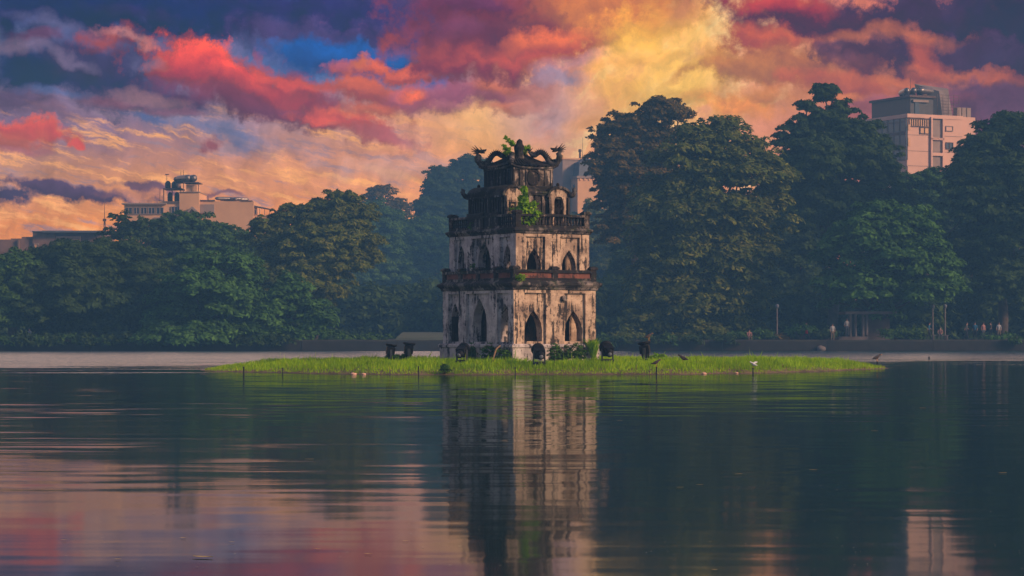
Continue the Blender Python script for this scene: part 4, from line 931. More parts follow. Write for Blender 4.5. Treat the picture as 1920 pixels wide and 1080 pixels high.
# ------------------------------------------------------------------ floodlights
def floodlight(label, px, D, tilt, turn, size=1.0):
    root = empty('floodlight', gl(px, D), turn); tag(root, label, 'floodlight', 'black floodlights around the tower'); root.scale = (size,)*3
    mb = MB(); mb.box(-.24,.24,-.17,.17,.06,.20); [mb.box(x-.05,x+.05,y-.04,y+.04,-.12,.058) for x in (-.2,.2) for y in (-.14,.14)]
    mb.bevel(0.012).build('base', M['black'], root)
    mb = MB(); [mb.box(x-.02,x+.02,-.06,.06,.203,.66) for x in (-.235,.235)]; mb.box(-.213,.213,-.06,.06,.203,.235); mb.bevel(0.008).build('yoke', M['steel'], root)
    Mx = Matrix.Translation((0,0,.60)) @ Matrix.Rotation(tilt, 4, 'X')
    mb = MB(); mb.lathe([(0.10,-.36),(.15,-.35),(.17,-.22),(.175,.10),(.20,.22)], 14); mb.box(-.20,.20,-.20,.20,-.18,.16); mb.xf(Mx); hd = mb.build('lamp_head', M['black'], root)
    mb = MB(); mb.lathe([(.20,.222),(.27,.24),(.28,.32),(.25,.325),(.25,.28),(.19,.27)], 16); mb.xf(Mx); mb.build('rim', M['black'], hd)
    mb = MB(); mb.lathe([(.001,.272),(.246,.276),(.246,.286),(.001,.296)], 16); mb.xf(Mx); mb.build('lens', M['lens'], hd)
    mb = MB(); mb.lathe([(.001,-.40),(.08,-.395),(.095,-.365),(.001,-.362)], 14); mb.xf(Mx); mb.build('vent_disc', M['lens'], hd)
    return root
floodlight('leftmost floodlight, alone at the left end of the group', 732, 104.2, R(-8), R(-80), 0.86)
floodlight('floodlight second from left with round lamp housing', 766, 104.0, R(-6), R(-84), 0.92)
floodlight('floodlight standing before the left face of the tower', 866, 100.2, R(-62), R(-24), 0.92)
floodlight('floodlight before the right face near the tower corner', 1011, 99.6, R(-62), R(14), 0.98)
floodlight('floodlight beside the tall grass clump', 1139, 101.2, R(-62), R(16), 0.98)
floodlight('rightmost floodlight, with a bird perched on it', 1209, 102.0, R(-7), R(78), 0.98)
# ------------------------------------------------------------------ birds and posts
def bird(label, loc, turn, mat, s=1.0, wings=False):
    root = empty('bird', loc, turn); tag(root, label, 'bird'); root.scale = (s,)*3
    mb = MB(); prof = [(-.20,.012,.10),(-.13,.03,.115),(-.05,.062,.14),(.02,.066,.165),(.07,.045,.20),(.095,.036,.228),(.125,.036,.245),(.15,.018,.245)]
    mb.rings([[(x, r*0.85*math.cos(2*math.pi*k/8), z+r*math.sin(2*math.pi*k/8)) for k in range(8)] for x, r, z in prof]); b = mb.build('body', M[mat], root)
    mb = MB(); mb.tube([(.14,0,.245),(.205,0,.236)], [.014,.003], 5); mb.build('beak', M['beak'], root)
    for sy in (-1,1):
        mb = MB(); mb.tube([(0.0,sy*.025,.12),(-.012,sy*.025,.055),(.0,sy*.025,.0)], .006, 4); mb.tube([(-.012,sy*.025,.003),(.035,sy*.025,.003)], .005, 4); mb.build('leg', M['beak'], root)
        mb = MB()
        if wings: mb.prism([(.05,sy*.04,.19),(.04,sy*.28,.25),(-.04,sy*.38,.24),(-.07,sy*.2,.2),(-.05,sy*.04,.17)], (0,0,.012))
        else: mb.prism([(.05,sy*.055,.19),(-.02,sy*.062,.13),(-.19,sy*.03,.105),(-.10,sy*.05,.16)], (0,sy*.012,0))
        mb.build('wing', M[mat], root)
    return root
fl = gl(1209, 102.0)
bird('small brown bird perched on the rightmost floodlight', Vector((WX(1217,101.8), 101.85, WZ(637,102.0)-.02)), R(35), 'bird', 1.15)
bird('brown bird standing in the grass right of the floodlights', Vector((WX(1280,100.5), 100.5, WZ(680,100.5))), R(160), 'bird', 1.25)
def post(label, px, py0, py1, D, r=0.03):
    x = WX(px, D); zt = WZ(py0, D)
    mb = MB(); mb.lathe([(r*1.1,-.4),(r,.1),(r*.95,zt-.03),(r*1.3,zt-.028),(r*1.25,zt),(r*.4,zt+.012)], 8, (x, D, 0))
    o = mb.build('mooring_post', M['post']); tag(o, label, 'post', 'short posts in the water around the island'); return Vector((x, D, zt+.012))
post('short dark post standing off the island left end', 457, 688, 702, 98.5)
post('thin dark post at the grass edge left of the tower', 785, 687, 701, 96.8, .024)
post('thin dark post in front of the tower near corner', 966, 689, 702, 96.2, .024)
q = post('short post with a dark bird on it, right of the tower', 1231, 688, 703, 96.6)
bird('dark bird perched on a short post right of the tower', q, R(10), 'bird', 1.1)
q = post('short leaning post carrying a pale bird', 1412, 690, 697, 100.5)
bird('pale bird with spread wings landing on a post', q, R(150), 'bird_white', 0.95, True)
q = post('post with a brown bird at the island right tip', 1645, 678, 690, 118)
bird('brown bird perched on the post at the island right tip', q, R(20), 'bird', 1.3)
post('lone post in open water beyond the island right tip', 1742, 669, 676, 150, .045)
post('short post hidden in grass at the island left end', 530, 690, 699, 99.0, .022)
# ------------------------------------------------------------------ stones and floating bits
for px, D, s, lb in ((663,97.3,.13,'pale flat stone at the water edge left of the tower'),(682,97.2,.09,'smaller pale stone beside the flat stone'),(1320,98.6,.10,'pale stone at the water edge right of the tower'),(1381,99.8,.07,'little pale stone near the pale bird')):
    mb = MB(); mb.ellipsoid((0,0,0),(s,s*.7,s*.4),9,6); mb.wear(.06,.02,9); o = mb.build('shore_stone', M['pinkwall'], None, (WX(px,D), D, 0.03)); tag(o, lb, 'stone')
rng = np.random.default_rng(5)
Y = np.exp(rng.uniform(math.log(17), math.log(95), 900)); X = rng.uniform(-.215,.215,900)*Y
C = np.stack([X, Y, 0*X+0.006], 1); az = rng.uniform(0,6.28,900); s = rng.uniform(.005,.02,900)[:,None]*(0.5+C[:,1:2]/60)
d = np.stack([np.cos(az), np.sin(az), 0*az],1)*s; e = np.stack([-np.sin(az), np.cos(az), 0*az],1)*s*.5
M['specks'] = simple('floating_specks', (120,116,92), .8, .4, 3.0)
tag(link('floating_specks', quads_mesh('floating_specks', np.stack([C-d, C-e, C+d, C+e],1)), M['specks']), 'tiny pale specks floating on the lake', 'debris', kind='stuff')
M['leaf_float'] = simple('fallen_leaf', (150,130,40), .6, .4, 8.0)
def leafobj():
    mb = MB(); rg = []
    for t in range(9):
        x = -.5+t/8; w = .22*math.sin(math.pi*(t+.15)/8.3); rg.append([(x, -w, .02+.06*x*x), (x, 0, .0+.06*x*x), (x, w, .02+.06*x*x)])
    mb.rings(rg, closed=False, caps=False); me = mb.build('floating_leaf', M['leaf_float']); return me
lf = leafobj(); rnd = random.Random(4)
spots = [(380,1046,.16),(343,1010,.06),(120,1014,.05),(435,1018,.05),(596,1031,.05),(690,1040,.06),(220,1050,.05),(760,1016,.05),(580,862,.12),(218,843,.1),(1275,915,.08),(1312,910,.08),(1525,882,.1),(1640,808,.12),(1162,789,.12),(705,756,.12),(1880,888,.12),(1385,890,.1),(1340,1070,.05),(1730,765,.14)]
for i, (px, py, s) in enumerate(spots):
    D = CAMZ*F/(py-625); o = lf if i == 0 else lf.copy()
    if i: COL.objects.link(o)
    o.location = (WX(px,D), D, .008); o.scale = (s,s,s); o.rotation_euler = (0,0,rnd.uniform(-.6,.6))
    tag(o, 'largest floating leaf, at lower left of the lake' if i == 0 else 'small yellowish fallen leaf floating on the lake', 'leaf', 'fallen leaves floating on the lake')
# ------------------------------------------------------------------ buildings beyond the trees
def bld(name, label, D, px, rz=0.0):
    o = empty(name, (WX(px, D), D, 0.9), rz); tag(o, label, 'building'); return o
class PX:
    """sizes a building part from photo pixels, in the building's own frame (x across, y away, z up)"""
    def __init__(s, root, D, px, fx=1.0): s.r, s.D, s.px, s.fx = root, D, px, fx
    def x(s, px): return (px-s.px)*s.D/F/s.fx
    def z(s, py): return WZ(py, s.D)-0.9
    def box(s, name, x0, x1, yt, yb, d0, d1, mat, parent=None):
        return MB().box(s.x(x0), s.x(x1), d0, d1, s.z(yb), s.z(yt)).build(name, M[mat], parent or s.r)
    def win(s, x0, x1, yt, yb, d, panes=2, parent=None, glass='glass', frame='cream_dim'):
        """a window set in front of the wall: frame, and glass in panes as its sub-part"""
        X0, X1, Z0, Z1 = s.x(x0), s.x(x1), s.z(yb), s.z(yt); t = 0.09; mb = MB()
        mb.box(X0, X1, d-.16, d-.02, Z0, Z0+t); mb.box(X0, X1, d-.16, d-.02, Z1-t, Z1)
        for i in range(panes+1):
            xx = X0+(X1-X0-t)*i/panes; mb.box(xx, xx+t, d-.15, d-.025, Z0+t, Z1-t)
        w = mb.build('window', M[frame], parent or s.r)
        MB().box(X0+.02, X1-.02, d-.06, d-.03, Z0+t, Z1-t).build('pane', M[glass], w); return w
# --- left block with the tank tower
D = 335; B = bld('apartment_block', 'cream roof block carrying a tower of steel water tanks, far left', D, 300); q = PX(B, D, 300)
q.box('wall', 233, 337, 383, 470, 0, 10, 'cream'); q.box('roof', 229, 312, 381, 383.5, -.5, 10, 'cream_dim')
for a, b in ((234,248.5),(250.5,262),(263.5,276),(278,291),(293,307)): q.win(a, b, 388.5, 402, 0, 2)
q.win(321, 339, 387, 403, 0, 3); q.win(296, 333, 411, 424, 0, 5); q.box('ledge', 290, 337, 407.5, 410, -.7, -.02, 'cream_dim')
q.box('stair_tower', 337, 374, 361, 470, -.35, 8, 'cream'); q.box('stair_tower_roof', 336, 375, 359.6, 361, -.5, 8.2, 'cream_dim')
q.box('upper_floor', 293, 337, 376, 383, 1.5, 8, 'cream')
deck = q.box('tank_deck', 303, 338, 351.5, 353.5, 1.2, 5, 'rust')
for x in (304, 320, 336): q.box('deck_post', x-.6, x+.6, 353.5, 376, 1.4, 1.7, 'rust', deck)
deck2 = q.box('tank_deck', 343, 373, 341.3, 342.8, -.2, 4, 'rust')
for x in (344, 372): q.box('deck_post', x-.5, x+.5, 342.8, 359.6, -.1, .15, 'rust', deck2)
q.box('plant_room', 348, 368, 346, 359.6, .6, 4, 'cream')
def vtank(x0, x1, yt, yb, d, mat):
    c, r = (q.x(x0)+q.x(x1))/2, (q.x(x1)-q.x(x0))/2; z0, z1 = q.z(yb), q.z(yt)
    mb = MB(); mb.lathe([(r*.8,z0),(r,z0+.15),(r,z1-.35),(r*.7,z1-.12),(r*.25,z1)], 14, (c, d, 0))
    for k in range(1,4): mb.lathe([(r*1.0,z0+(z1-z0)*k/4.4-.05),(r*1.04,z0+(z1-z0)*k/4.4),(r*1.0,z0+(z1-z0)*k/4.4+.05)], 14, (c, d, 0))
    mb.build('water_tank', M[mat], B)
for t in ((309,318.5,358,376,2.6,'ptank'),(322,332,358,376,2.6,'ptank'),(304,315,336.5,351.3,2.8,'ptank'),(316,326.5,337.5,351.3,2.8,'ptank'),(324,333,329.5,351.3,3.6,'cream_dim'),(337,342,328,342,2.5,'ptank')): vtank(*t)
def htank(P_, root, x, y, rpx, ln, d, mat='tank', ang=0.0, legs=True):
    r = rpx*P_.D/F; c = Vector((P_.x(x), d, P_.z(y))); a = Vector((math.sin(ang), math.cos(ang), 0)); u = Vector((math.cos(ang), -math.sin(ang), 0)); rg = []
    for t, k in ((-.10,.25),(-.05,.75),(0,.98),(.06,1),(.5,1),(.94,1),(1,.98),(1.05,.75),(1.10,.25)):
        rg.append([c + a*ln*t + (u*math.cos(2*math.pi*i/14) + Vector((0,0,1))*math.sin(2*math.pi*i/14))*r*k for i in range(14)])
    mb = MB().rings(rg); o = mb.build('water_tank', M[mat], root)
    mb = MB()
    for t in (.2,.8):
        p = c+a*ln*t; mb.box(p.x-r*.8, p.x+r*.8, p.y-.08, p.y+.08, p.z-r*1.35, p.z-r*.75)
    mb.build('tank_cradle', M['rust'], o)
htank(q, B, 353.5, 334, 6.6, 2.6, -.1, ang=R(-38)); htank(q, B, 364.5, 334, 6.6, 2.6, -.1, ang=R(-38)); htank(q, B, 344, 334.5, 5, 2.2, .6, 'ptank', R(-38))
for x, yt, yb in ((335.5,318,330),(340.2,317,330),(309,325,337),(296,352,376),(258,377,381),(300,366,376),(387,366,374),(352,347,349)): 
    mb = MB(); mb.tube([(q.x(x),2,q.z(yb)-.1),(q.x(x),2,q.z(yt))],[.045,.03],5)
    if x == 309: mb.box(q.x(306),q.x(313),1.9,2.1,q.z(326.2),q.z(324.6))
    mb.build('antenna', M['rust'], B)
q.box('wing_wall', 374, 475, 377, 470, .4, 10, 'cream'); q.box('parapet', 374, 402, 374.5, 377, .3, .7, 'rust'); q.box('parapet', 452, 473, 375.6, 377, .3, .7, 'rust')
q.box('wall_shade_panel', 373, 401.5, 383, 399.5, .1, .396, 'cream_dim')  # thin added panel whose grey paints the shaded stretch of the wing wall
htank(q, B, 406, 371.5, 3.4, 3.2, .8, ang=R(65)); htank(q, B, 440, 373, 4.2, 2.6, .8, ang=R(-40)); htank(q, B, 430, 372, 3.6, 2.4, 1.6, ang=R(60))
mb = MB(); mb.prism([(q.x(349),-1.3,q.z(402)),(q.x(361),-1.3,q.z(388.5)),(q.x(364),-1.3,q.z(388.5)),(q.x(374),-1.3,q.z(399)),(q.x(370),-1.3,q.z(400)),(q.x(362),-1.3,q.z(392)),(q.x(352),-1.3,q.z(403))], (0,.9,0)); mb.build('roof_gable', M['cream_dim'], B)
can = empty('canopy', parent=B)
mb = MB(); mb.prism([(q.x(474),1,q.z(384)),(q.x(506),1,q.z(391)),(q.x(506),1,q.z(391.8)),(q.x(474),1,q.z(386))], (0,4,0)); mb.build('canopy_roof', M['slate'], can)
for x in (485, 494.5, 504): q.box('canopy_post', x-.4, x+.4, 390.5, 404, 1.1, 1.25, 'rust', can)
q.box('terrace', 474, 508, 402, 470, 1, 8, 'cream'); q.win(475.5, 480, 392, 402, 1.0, 1)
# --- mast
D = 326; root = empty('radio_mast', (WX(196,D), D, .9)); tag(root, 'thin lattice radio mast left of the tank tower block', 'mast')
h = WZ(376, D)-.9; mb = MB()
for i in range(3):
    a = 2*math.pi*i/3; mb.tube([(.28*math.cos(a), .28*math.sin(a), 0), (.10*math.cos(a), .10*math.sin(a), h*.86)], .05, 5)
for k in range(16):
    t = k/16*.86; t2 = (k+1)/16*.86
    for i in range(3):
        a, b = 2*math.pi*i/3, 2*math.pi*(i+1)/3; r1, r2 = .28-.21*t, .28-.21*t2
        mb.tube([(r1*math.cos(a), r1*math.sin(a), h*t), (r2*math.cos(b), r2*math.sin(b), h*t2)], .025, 4)
mb.build('lattice', M['rust'], root); MB().tube([(0,0,h*.85),(0,0,h*1.03)], [.05,.02], 6).build('aerial', M['rust'], root)
mb = MB(); [mb.box(-.22,.22,-.08,.08,h*z,h*z+.35) for z in (.70,.78,.85)]; mb.build('aerial_box', M['rust'], root)
# --- low brick building at the left edge
D = 322; B = bld('low_brick_building', 'low weathered brick building with flat roof at the left edge', D, 60); q = PX(B, D, 60)
q.box('wall', -60, 62, 449, 520, 0, 9, 'brown_wall'); q.box('stepped_wall', 20, 40, 447, 449, .2, 3, 'brown_wall'); q.box('stepped_wall', 40, 62, 444, 449, .2, 3, 'brown_wall')
q.box('tall_wall', 62, 104, 435, 520, -.3, 9, 'brown_wall'); q.box('roof', 82, 196, 433, 436.4, -1.2, 9, 'slate'); q.box('tall_wall_cap', 61, 83, 433.4, 435, -.5, 8, 'slate')
q.box('rear_wall', 104, 194, 436.4, 520, .6, 9, 'brown_wall'); q.box('pale_frieze', 103, 150, 443, 452.5, .3, .59, 'pinkwall')
mb = MB()
for i in range(18): mb.box(q.x(106+i*2.4), q.x(107+i*2.4), .24, .295, q.z(447.5), q.z(445.5))
mb.build('frieze_slots', M['cream_dim'], B)
q.win(65, 74, 456, 467, -.3, 1, glass='amber'); q.box('buttress', 34, 37, 449, 520, -.35, -.01, 'brown_wall')
# --- grey roofed block behind the tower
D = 385; B = bld('mansard_block', 'pale block with grey mansard roof behind the stone tower', D, 1083, R(20)); q = PX(B, D, 1083, 0.94)
L = -q.x(1050)*0.94/0.34; w = q.x(1140); zt = q.z(334)
MB().box(0, w, 0, L, 0, zt).build('wall', M['cream'], B)
mb = MB(); mb.rings([[(-.2,-.2,z),(w+.2,-.2,z),(w+.2,L+.2,z),(-.2,L+.2,z)] for z in (zt, zt+.35)], smooth=False); mb.build('cornice', M['cream_dim'], B)
mb = MB(); [mb.box(.3+i*.75, .6+i*.75, -.12, .0, zt-.35, zt-.02) for i in range(int(w/.75))]; [mb.box(-.12, 0, .3+i*.9, .6+i*.9, zt-.35, zt-.02) for i in range(int(L/.9))]; mb.build('dentil', M['cream'], B)
z2 = q.z(303); mb = MB(); mb.rings([[(.3,.3,zt+.35),(w-.3,.3,zt+.35),(w-.3,L-.3,zt+.35),(.3,L-.3,zt+.35)],[(.6,.6,z2),(w-.6,.6,z2),(w-.6,L-.6,z2),(.6,L-.6,z2)],[(2.5,2.5,z2+.8),(w-2.5,2.5,z2+.8),(w-2.5,L-2.5,z2+.8),(2.5,L-2.5,z2+.8)]], smooth=False); mb.build('roof', M['slate'], B)
for i in range(5):
    MB().box(-.04, -.005, 1.2+i*1.7, 1.8+i*1.7, zt-2.6, zt-.9).build('window', M['glass'], B)
MB().box(-1.4, 1.2, L*.35, L+2.5, 0, q.z(297)).build('rear_block', M['cream_dim'], B); MB().box(-1.7, 1.5, L*.33, L+2.7, q.z(297), q.z(294)).build('rear_block_roof', M['cream'], B)
mb = MB(); mb.lathe([(.16,z2),(.16,z2+1.7),(.28,z2+1.75),(.28,z2+2.1),(.05,z2+2.2)], 8, (q.x(1101), 3, 0)); mb.build('chimney', M['rust'], B)
mb = MB(); mb.tube([(q.x(1106),3,z2),(q.x(1106),3,z2+4)],[.05,.02],5); mb.build('antenna', M['rust'], B)
# --- white block with the tanks on its roof, upper right
D = 340; B = bld('white_block', 'tall white block with three steel tanks and screened roof, upper right', D, 1702, R(25)); q = PX(B, D, 1702, 0.906)
w = q.x(1814); L = -(1632-1702)*D/F/0.4226; z1 = q.z(213.5); zl = q.z(353)
z350 = q.z(352)
MB().box(0, w, 0, L, 0, z1-.5).build('wall', M['pinkwall'], B)
MB().box(-.25, w*.26+.4, -.28, L+.2, z1-.5, z1+.02).build('roof_slab', M['pinkwall'], B); MB().box(w*.26+.41, w+.05, -.08, L+.1, z1-.5, z1+.02).build('roof_slab', M['pinkwall'], B)
gz0, gz1 = q.z(300), z1-.55
gl_ = MB().box(-.2, -.02, .1, L-.02, gz0, gz1).build('glass_wall', M['glass'], B)
mb = MB()
for i in range(9): mb.box(-.27, -.21, .1+i*(L-.3)/8, .2+i*(L-.3)/8, gz0, gz1)
for k in range(4): mb.box(-.26, -.205, .1, L-.02, gz0+k*(gz1-gz0)/3.3, gz0+k*(gz1-gz0)/3.3+(.5 if k == 2 else .12))
mb.build('mullion', M['rust'], gl_)
MB().box(-.12, -.01, 0, L, gz0-.8, gz0-.003).build('spandrel', M['pinkwall'], B)
for yt, yb, x1 in ((234,245,1703.5),(258.5,275,1703)):
    q.box('bay_panel', 1699, x1, yt, yb, -.5, -.29, 'amber')
q.win(1704, 1745.5, 221.5, 237, 0, 9, glass='amber', frame='rust'); q.win(1726, 1745.5, 237.4, 250, 0, 2, glass='amber', frame='rust')
for yt, yb in ((220.5,258),(259.5,285),(290.5,318)):   # tall recesses: dark back set behind a proud frame
    mb = MB(); X0, X1, Z0, Z1 = q.x(1750), q.x(1770.5), q.z(yb), q.z(yt)
    mb.box(X0-.25, X0, -.35, -.01, Z0-.2, Z1+.2); mb.box(X1, X1+.25, -.35, -.01, Z0-.2, Z1+.2); mb.box(X0, X1, -.35, -.01, Z1, Z1+.2); mb.box(X0, X1, -.35, -.01, Z0-.2, Z0)
    f = mb.build('recess_frame', M['pinkwall'], B); MB().box(X0+.01, X1-.01, -.05, -.015, Z0+.01, Z1-.01).build('recess_back', M['cream_dim'], f)
q.win(1779, 1794, 264, 277, 0, 2, frame='rust'); q.win(1779, 1794, 233, 243, 0, 1, glass='pinkwall')
mb = MB()
for z in (q.z(252), q.z(282), q.z(310)): mb.box(.02, w-.02, -.05, -.012, z-.06, z)
mb.box(q.x(1774), q.x(1774.8), -.05, -.013, q.z(320), q.z(222)); mb.build('wall_groove', M['cream_dim'], B)
MB().box(w+.01, w+3.0, 1.2, L-2, 0, q.z(213)).build('side_wing', M['pinkwall'], B)
zr = z1+.03; zb = q.z(181)
q2 = (q.x(1697), q.x(1744), q.x(1800))
pr = MB().box(.9, q.x(1760), .7, L*.85, zr, zb).build('plant_room', M['ptank'], B)
MB().box(1.2, q.x(1748), 0.4, .69, zr+1.7, zr+2.0).build('awning', M['cream_dim'], pr); MB().box(1.6, 2.3, .6, .697, zr+.05, zr+1.9).build('door', M['glass'], pr)
MB().box(.6, q.x(1764), .4, L*.87, zb, zb+.3).build('plant_room_roof', M['rust'], B)
for i, x in enumerate((1710.5,1724.5,1738.5)): htank(q, B, x, 168.5-i*1.0, 6.3, 3.6 if i < 2 else 4.4, 1.2, ang=R(22+i*4) if i < 2 else R(70))
# slanted screen: solid left panel, lighter mesh right panel
a0 = q.x(1744); mb = MB()
P0, P1, P2 = (a0-.6, 2.4, q.z(153)), (q.x(1778), 1.4, q.z(166)), (q.x(1783), 1.2, zr)
P3 = (a0+.2, 2.0, zr)
mb.prism([P0, P1, P2, P3], (.12, .25, 0)); mb.build('screen_panel', M['ptank'], B)
mb = MB(); mb.prism([P1, (q.x(1801), 1.9, q.z(160)), (q.x(1810), 1.9, zr), P2], (.02, .25, 0)); mb.build('screen_panel', M['mesh'], B)
mb = MB(); mb.prism([P0, (q.x(1801), 1.9, q.z(160)), P1], (0, .1, .06)); mb.build('screen_top', M['mesh'], B)
mb = MB()
for i in range(7): z = zr+.3+i*.42; mb.tube([(q.x(1765),.25,z),(q.x(1809),.25,z)], .03, 4)
for i in range(5): x = q.x(1765+i*11); mb.tube([(x,.25,zr),(x,.25,zr+2.9)], .035, 4)
mb.build('railing', M['rust'], B)
for i in range(3): MB().box(w+.3+i*.8, w+.95+i*.8, 1.6, 2.5, q.z(213), q.z(213)+1.35).build('cooling_unit', M['cream_dim'], B)
mb = MB(); mb.tube([(q.x(1733),3,zb),(q.x(1733),3,q.z(141))],[.06,.02],5); mb.build('antenna', M['rust'], B)
# --- small pavilion on the right bank
D = 240; B = bld('lakeside_pavilion', 'small grey pavilion with columns among the trees on the right bank', D, 1610); q = PX(B, D, 1610)
B.location.z = 1.0
def bb(n, x0, x1, yt, yb, d0, d1, m): return MB().box(q.x(x0), q.x(x1), d0, d1, WZ(yb,D)-1.0, WZ(yt,D)-1.0).build(n, M[m], B)
bb('base', 1572, 1627, 631, 641, -.4, 4, 'stone_dim'); bb('roof', 1584, 1680, 584, 589, -.5, 4.5, 'stone_dim'); bb('wall', 1630, 1674, 589, 640, 2, 4, 'stone_dim'); bb('wall', 1598, 1611, 589, 631, 2.5, 3, 'ptank')
for x in (1594, 1604, 1618, 1625): 
    mb = MB(); mb.lathe([(.19,WZ(631,D)-1.0),(.15,WZ(628,D)-1.0),(.13,WZ(592,D)-1.0),(.2,WZ(589,D)-1.0)], 10, (q.x(x), 0, 0)); mb.build('column', M['stone_dim'], B)
for px, lb in ((1772,'tall grey lamp post among the people on the right bank'),(1749,'thin lamp post left of the taller lamp post'),(537+920,'thin lamp post behind the yellowish bush')):
    b = Vector((WX(px,239), 239, 1.0)); root = empty('lamp_post', b); tag(root, lb, 'lamp post')
    h = WZ(578,239)-1.0; MB().lathe([(.12,0),(.12,.3),(.08,.35),(.06,h)], 8).build('pole', M['stone_dim'], root); MB().lathe([(.05,h),(.16,h+.06),(.2,h+.25),(.1,h+.38),(.01,h+.42)], 10).build('lamp_shade', M['slate'], root)
bn = bench_D = 239
def bench(px, lb):
    root = empty('park_bench', (WX(px,bench_D), bench_D, 1.0)); tag(root, lb, 'bench'); 
    MB().box(-.8,.8,-.2,.2,.40,.46).build('seat', M['stone_dim'], root)
    for x in (-.65,.65): MB().box(x-.06,x+.06,-.17,.17,0,.398).build('leg', M['stone_dim'], root)
bench(1763, 'pale stone bench under the lamp post on the right bank')
# ------------------------------------------------------------------ people on the far bank: one skinned body each
def person(label, px, D, turn, pose, top, legs, hair=True, s=1.0, z=1.0, held=None):
    J = {}
    if pose == 'stand':
        J = dict(pel=(0,0,.93), wai=(0,0,1.08), che=(0,.01,1.30), nek=(0,.01,1.46), hea=(0,-.01,1.58), cro=(0,-.01,1.69), lsh=(-.19,.01,1.39), lel=(-.23,.04,1.12), lha=(-.22,-.03,.88), rsh=(.19,.01,1.39), rel=(.23,.02,1.12), rha=(.22,-.05,.88),
                 lhi=(-.10,0,.88), lkn=(-.11,-.02,.48), lan=(-.12,.03,.07), lto=(-.12,-.13,.03), rhi=(.10,0,.88), rkn=(.11,-.03,.48), ran=(.12,.0,.07), rto=(.13,-.16,.03))
    elif pose == 'walk':
        J = dict(pel=(0,0,.92), wai=(0,0,1.07), che=(0,-.02,1.29), nek=(0,-.03,1.45), hea=(0,-.06,1.57), cro=(0,-.06,1.68), lsh=(-.19,-.02,1.38), lel=(-.24,.10,1.13), lha=(-.22,.12,.90), rsh=(.19,-.02,1.38), rel=(.24,-.06,1.13), rha=(.22,-.22,1.0),
                 lhi=(-.10,0,.87), lkn=(-.11,-.12,.50), lan=(-.11,-.22,.09), lto=(-.11,-.36,.05), rhi=(.10,0,.87), rkn=(.11,.06,.48), ran=(.12,.26,.12), rto=(.12,.14,.03))
    else:
        J = dict(pel=(0,.10,.50), wai=(0,.10,.66), che=(0,.06,.88), nek=(0,.03,1.03), hea=(0,-.02,1.15), cro=(0,-.02,1.26), lsh=(-.19,.04,.96), lel=(-.23,-.06,.72), lha=(-.14,-.28,.60), rsh=(.19,.04,.96), rel=(.23,-.06,.72), rha=(.14,-.28,.60),
                 lhi=(-.10,.06,.50), lkn=(-.13,-.36,.50), lan=(-.13,-.34,.09), lto=(-.13,-.48,.05), rhi=(.10,.06,.50), rkn=(.13,-.36,.50), ran=(.13,-.30,.09), rto=(.14,-.44,.05))
    rad = dict(pel=.135, wai=.12, che=.14, nek=.052, hea=.085, cro=.07, lsh=.06, lel=.042, lha=.034, rsh=.06, rel=.042, rha=.034, lhi=.085, lkn=.058, lan=.04, lto=.035, rhi=.085, rkn=.058, ran=.04, rto=.035)
    keys = list(J); E = [('pel','wai'),('wai','che'),('che','nek'),('nek','hea'),('hea','cro'),('che','lsh'),('lsh','lel'),('lel','lha'),('che','rsh'),('rsh','rel'),('rel','rha'),('pel','lhi'),('lhi','lkn'),('lkn','lan'),('lan','lto'),('pel','rhi'),('rhi','rkn'),('rkn','ran'),('ran','rto')]
    me = bpy.data.meshes.new('skeleton'); me.from_pydata([J[k] for k in keys], [(keys.index(a), keys.index(b)) for a, b in E], []); me.update()
    tmp = bpy.data.objects.new('skeleton', me); COL.objects.link(tmp)
    tmp.modifiers.new('skin', 'SKIN'); 
    for k, sv in zip(keys, me.skin_vertices[0].data): sv.radius = (rad[k], rad[k]*(.78 if k in ('pel','wai','che') else 1)); sv.use_root = (k == 'pel')
    sb = tmp.modifiers.new('sub', 'SUBSURF'); sb.levels = sb.render_levels = 1
    dg = bpy.context.evaluated_depsgraph_get(); body = bpy.data.meshes.new_from_object(tmp.evaluated_get(dg)); bpy.data.objects.remove(tmp)
    body.name = 'body'; body.materials.clear()
    root = empty('person', (WX(px, D), D, z), turn); tag(root, label, 'person', 'people on the far bank'); root.scale = (s,)*3
    o = link('body', body, [M['skin'], M['cloth_'+top], M['cloth_'+legs], M['cloth_dark']], root)
    zn, zp, ze = J['nek'][2]-.02, J['pel'][2]+.04, J['lel'][2]-.02
    for p in body.polygons:
        c = p.center; p.use_smooth = True; arm = abs(c.x) > .175 and c.z > J['lha'][2]-.12 and (pose != 'sit' or c.z > .55)
        low = c.z < .10 or (pose == 'sit' and c.z < .12)
        if c.z > zn: p.material_index = 0
        elif arm: p.material_index = 1 if c.z > ze else 0
        elif low: p.material_index = 3
        elif c.z < zp or (pose == 'sit' and c.y < -.16 and c.z < .6): p.material_index = 2
        else: p.material_index = 1
    h = Vector(J['hea'])
    MB().ellipsoid(h+Vector((0,.022,.055)), (.098,.108,.09), 10, 7).build('hair', M['hair'], root)
    mb = MB(); mb.ellipsoid(h+Vector((0,-.095,-.005)), (.015,.022,.025), 6, 5); mb.build('nose', M['skin'], root)
    if held == 'bag':
        b = Vector(J['rha']); mb = MB(); mb.box(-.14,.14,-.06,.06,-.42,-.10); mb.bevel(.02); mb.tube([(-.08,0,-.10),(-.03,0,.0),(.03,0,.0),(.08,0,-.10)], .012, 5); mb.xf(Matrix.Translation(b))
        tag(mb.build('shoulder_bag', M['cloth_red']), 'red bag held by a person on the right bank', 'bag').matrix_world = Matrix.Translation((WX(px,D), D, z)) @ Matrix.Rotation(turn, 4, 'Z') @ Matrix.Scale(s, 4)
    return root
person('seated person in pale clothes on the bank wall between two bushes', 1405, 237.6, R(10), 'sit', 'pink', 'tan', z=.75)
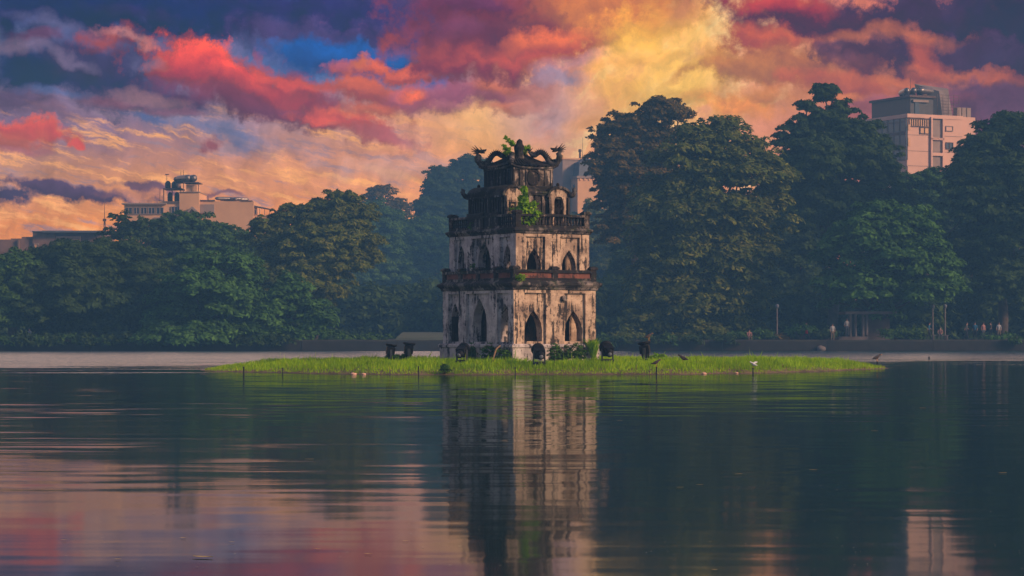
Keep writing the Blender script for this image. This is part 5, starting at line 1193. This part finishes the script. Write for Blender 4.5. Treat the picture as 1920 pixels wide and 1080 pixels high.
person('person in dark clothes holding a red bag on the right bank', 1513, 239.0, R(-60), 'walk', 'dark', 'dark', held='bag')
person('person in pale grey standing at the water edge before the pavilion', 1561, 236.4, R(15), 'stand', 'white', 'tan', z=.86)
person('person in white standing between the pavilion columns', 1588, 239.2, R(20), 'stand', 'white', 'grey', z=1.35)
person('person in blue walking left of the tall lamp post', 1742, 240.5, R(80), 'walk', 'blue', 'dark')
person('person in pink seated on the stone bench', 1763, 239.0, R(-10), 'sit', 'pink', 'grey', z=.98)
person('person in dark shirt walking toward the blue shirted person at right', 1812, 240.5, R(70), 'walk', 'grey', 'dark')
person('person in blue shirt standing within the group at far right', 1828, 241, R(-15), 'stand', 'blue', 'dark')
person('person in tan clothes standing between blue and red shirts', 1844, 241, R(30), 'stand', 'pink', 'grey')
person('person in pale pink shirt walking at far right', 1858, 240.0, R(-80), 'walk', 'tan', 'dark')
person('person in white shirt standing rightmost on the bank', 1873, 239.5, R(10), 'stand', 'white', 'tan')
person('person seated on the left bank under the broad dark tree', 55, 238.4, R(-30), 'sit', 'white', 'dark', z=.85)
# pale garden stones on the bank
for px, py, s, lb in ((447,640,.55,'pale garden rock at the foot of the overhanging tree'),(1540,653,.42,'low boulder on the shore before the pavilion'),(213,650,.22,'small white stone on the left bank wall')):
    mb = MB(); mb.ellipsoid((0,0,0),(s,s*.7,s*.6),10,7); mb.wear(.15,.10,2.2); tag(mb.build('boulder', M['stone_dim'], None, wpos(px,py,235.8 if px == 1540 else 237.5)), lb, 'rock')
# ------------------------------------------------------------------ haze: the damp air over the lake
def haze():
    m = bpy.data.materials.new('haze'); m.use_nodes = True; N = NT(m.node_tree)
    o = N.new('ShaderNodeOutputMaterial'); v = N.new('ShaderNodeVolumePrincipled')
    v.inputs['Color'].default_value = HAZE['col'] + (1,); v.inputs['Density'].default_value = HAZE['density']; v.inputs['Anisotropy'].default_value = HAZE['g']
    N.l.new(v.outputs[0], o.inputs['Volume'])
    ob = MB().box(-292, 292, -32, 458, -2.6, 42).build('haze', m); tag(ob, kind='stuff')
HAZE = dict(col=(0.18, 0.48, 0.88), density=0.00085, g=0.0)
haze()
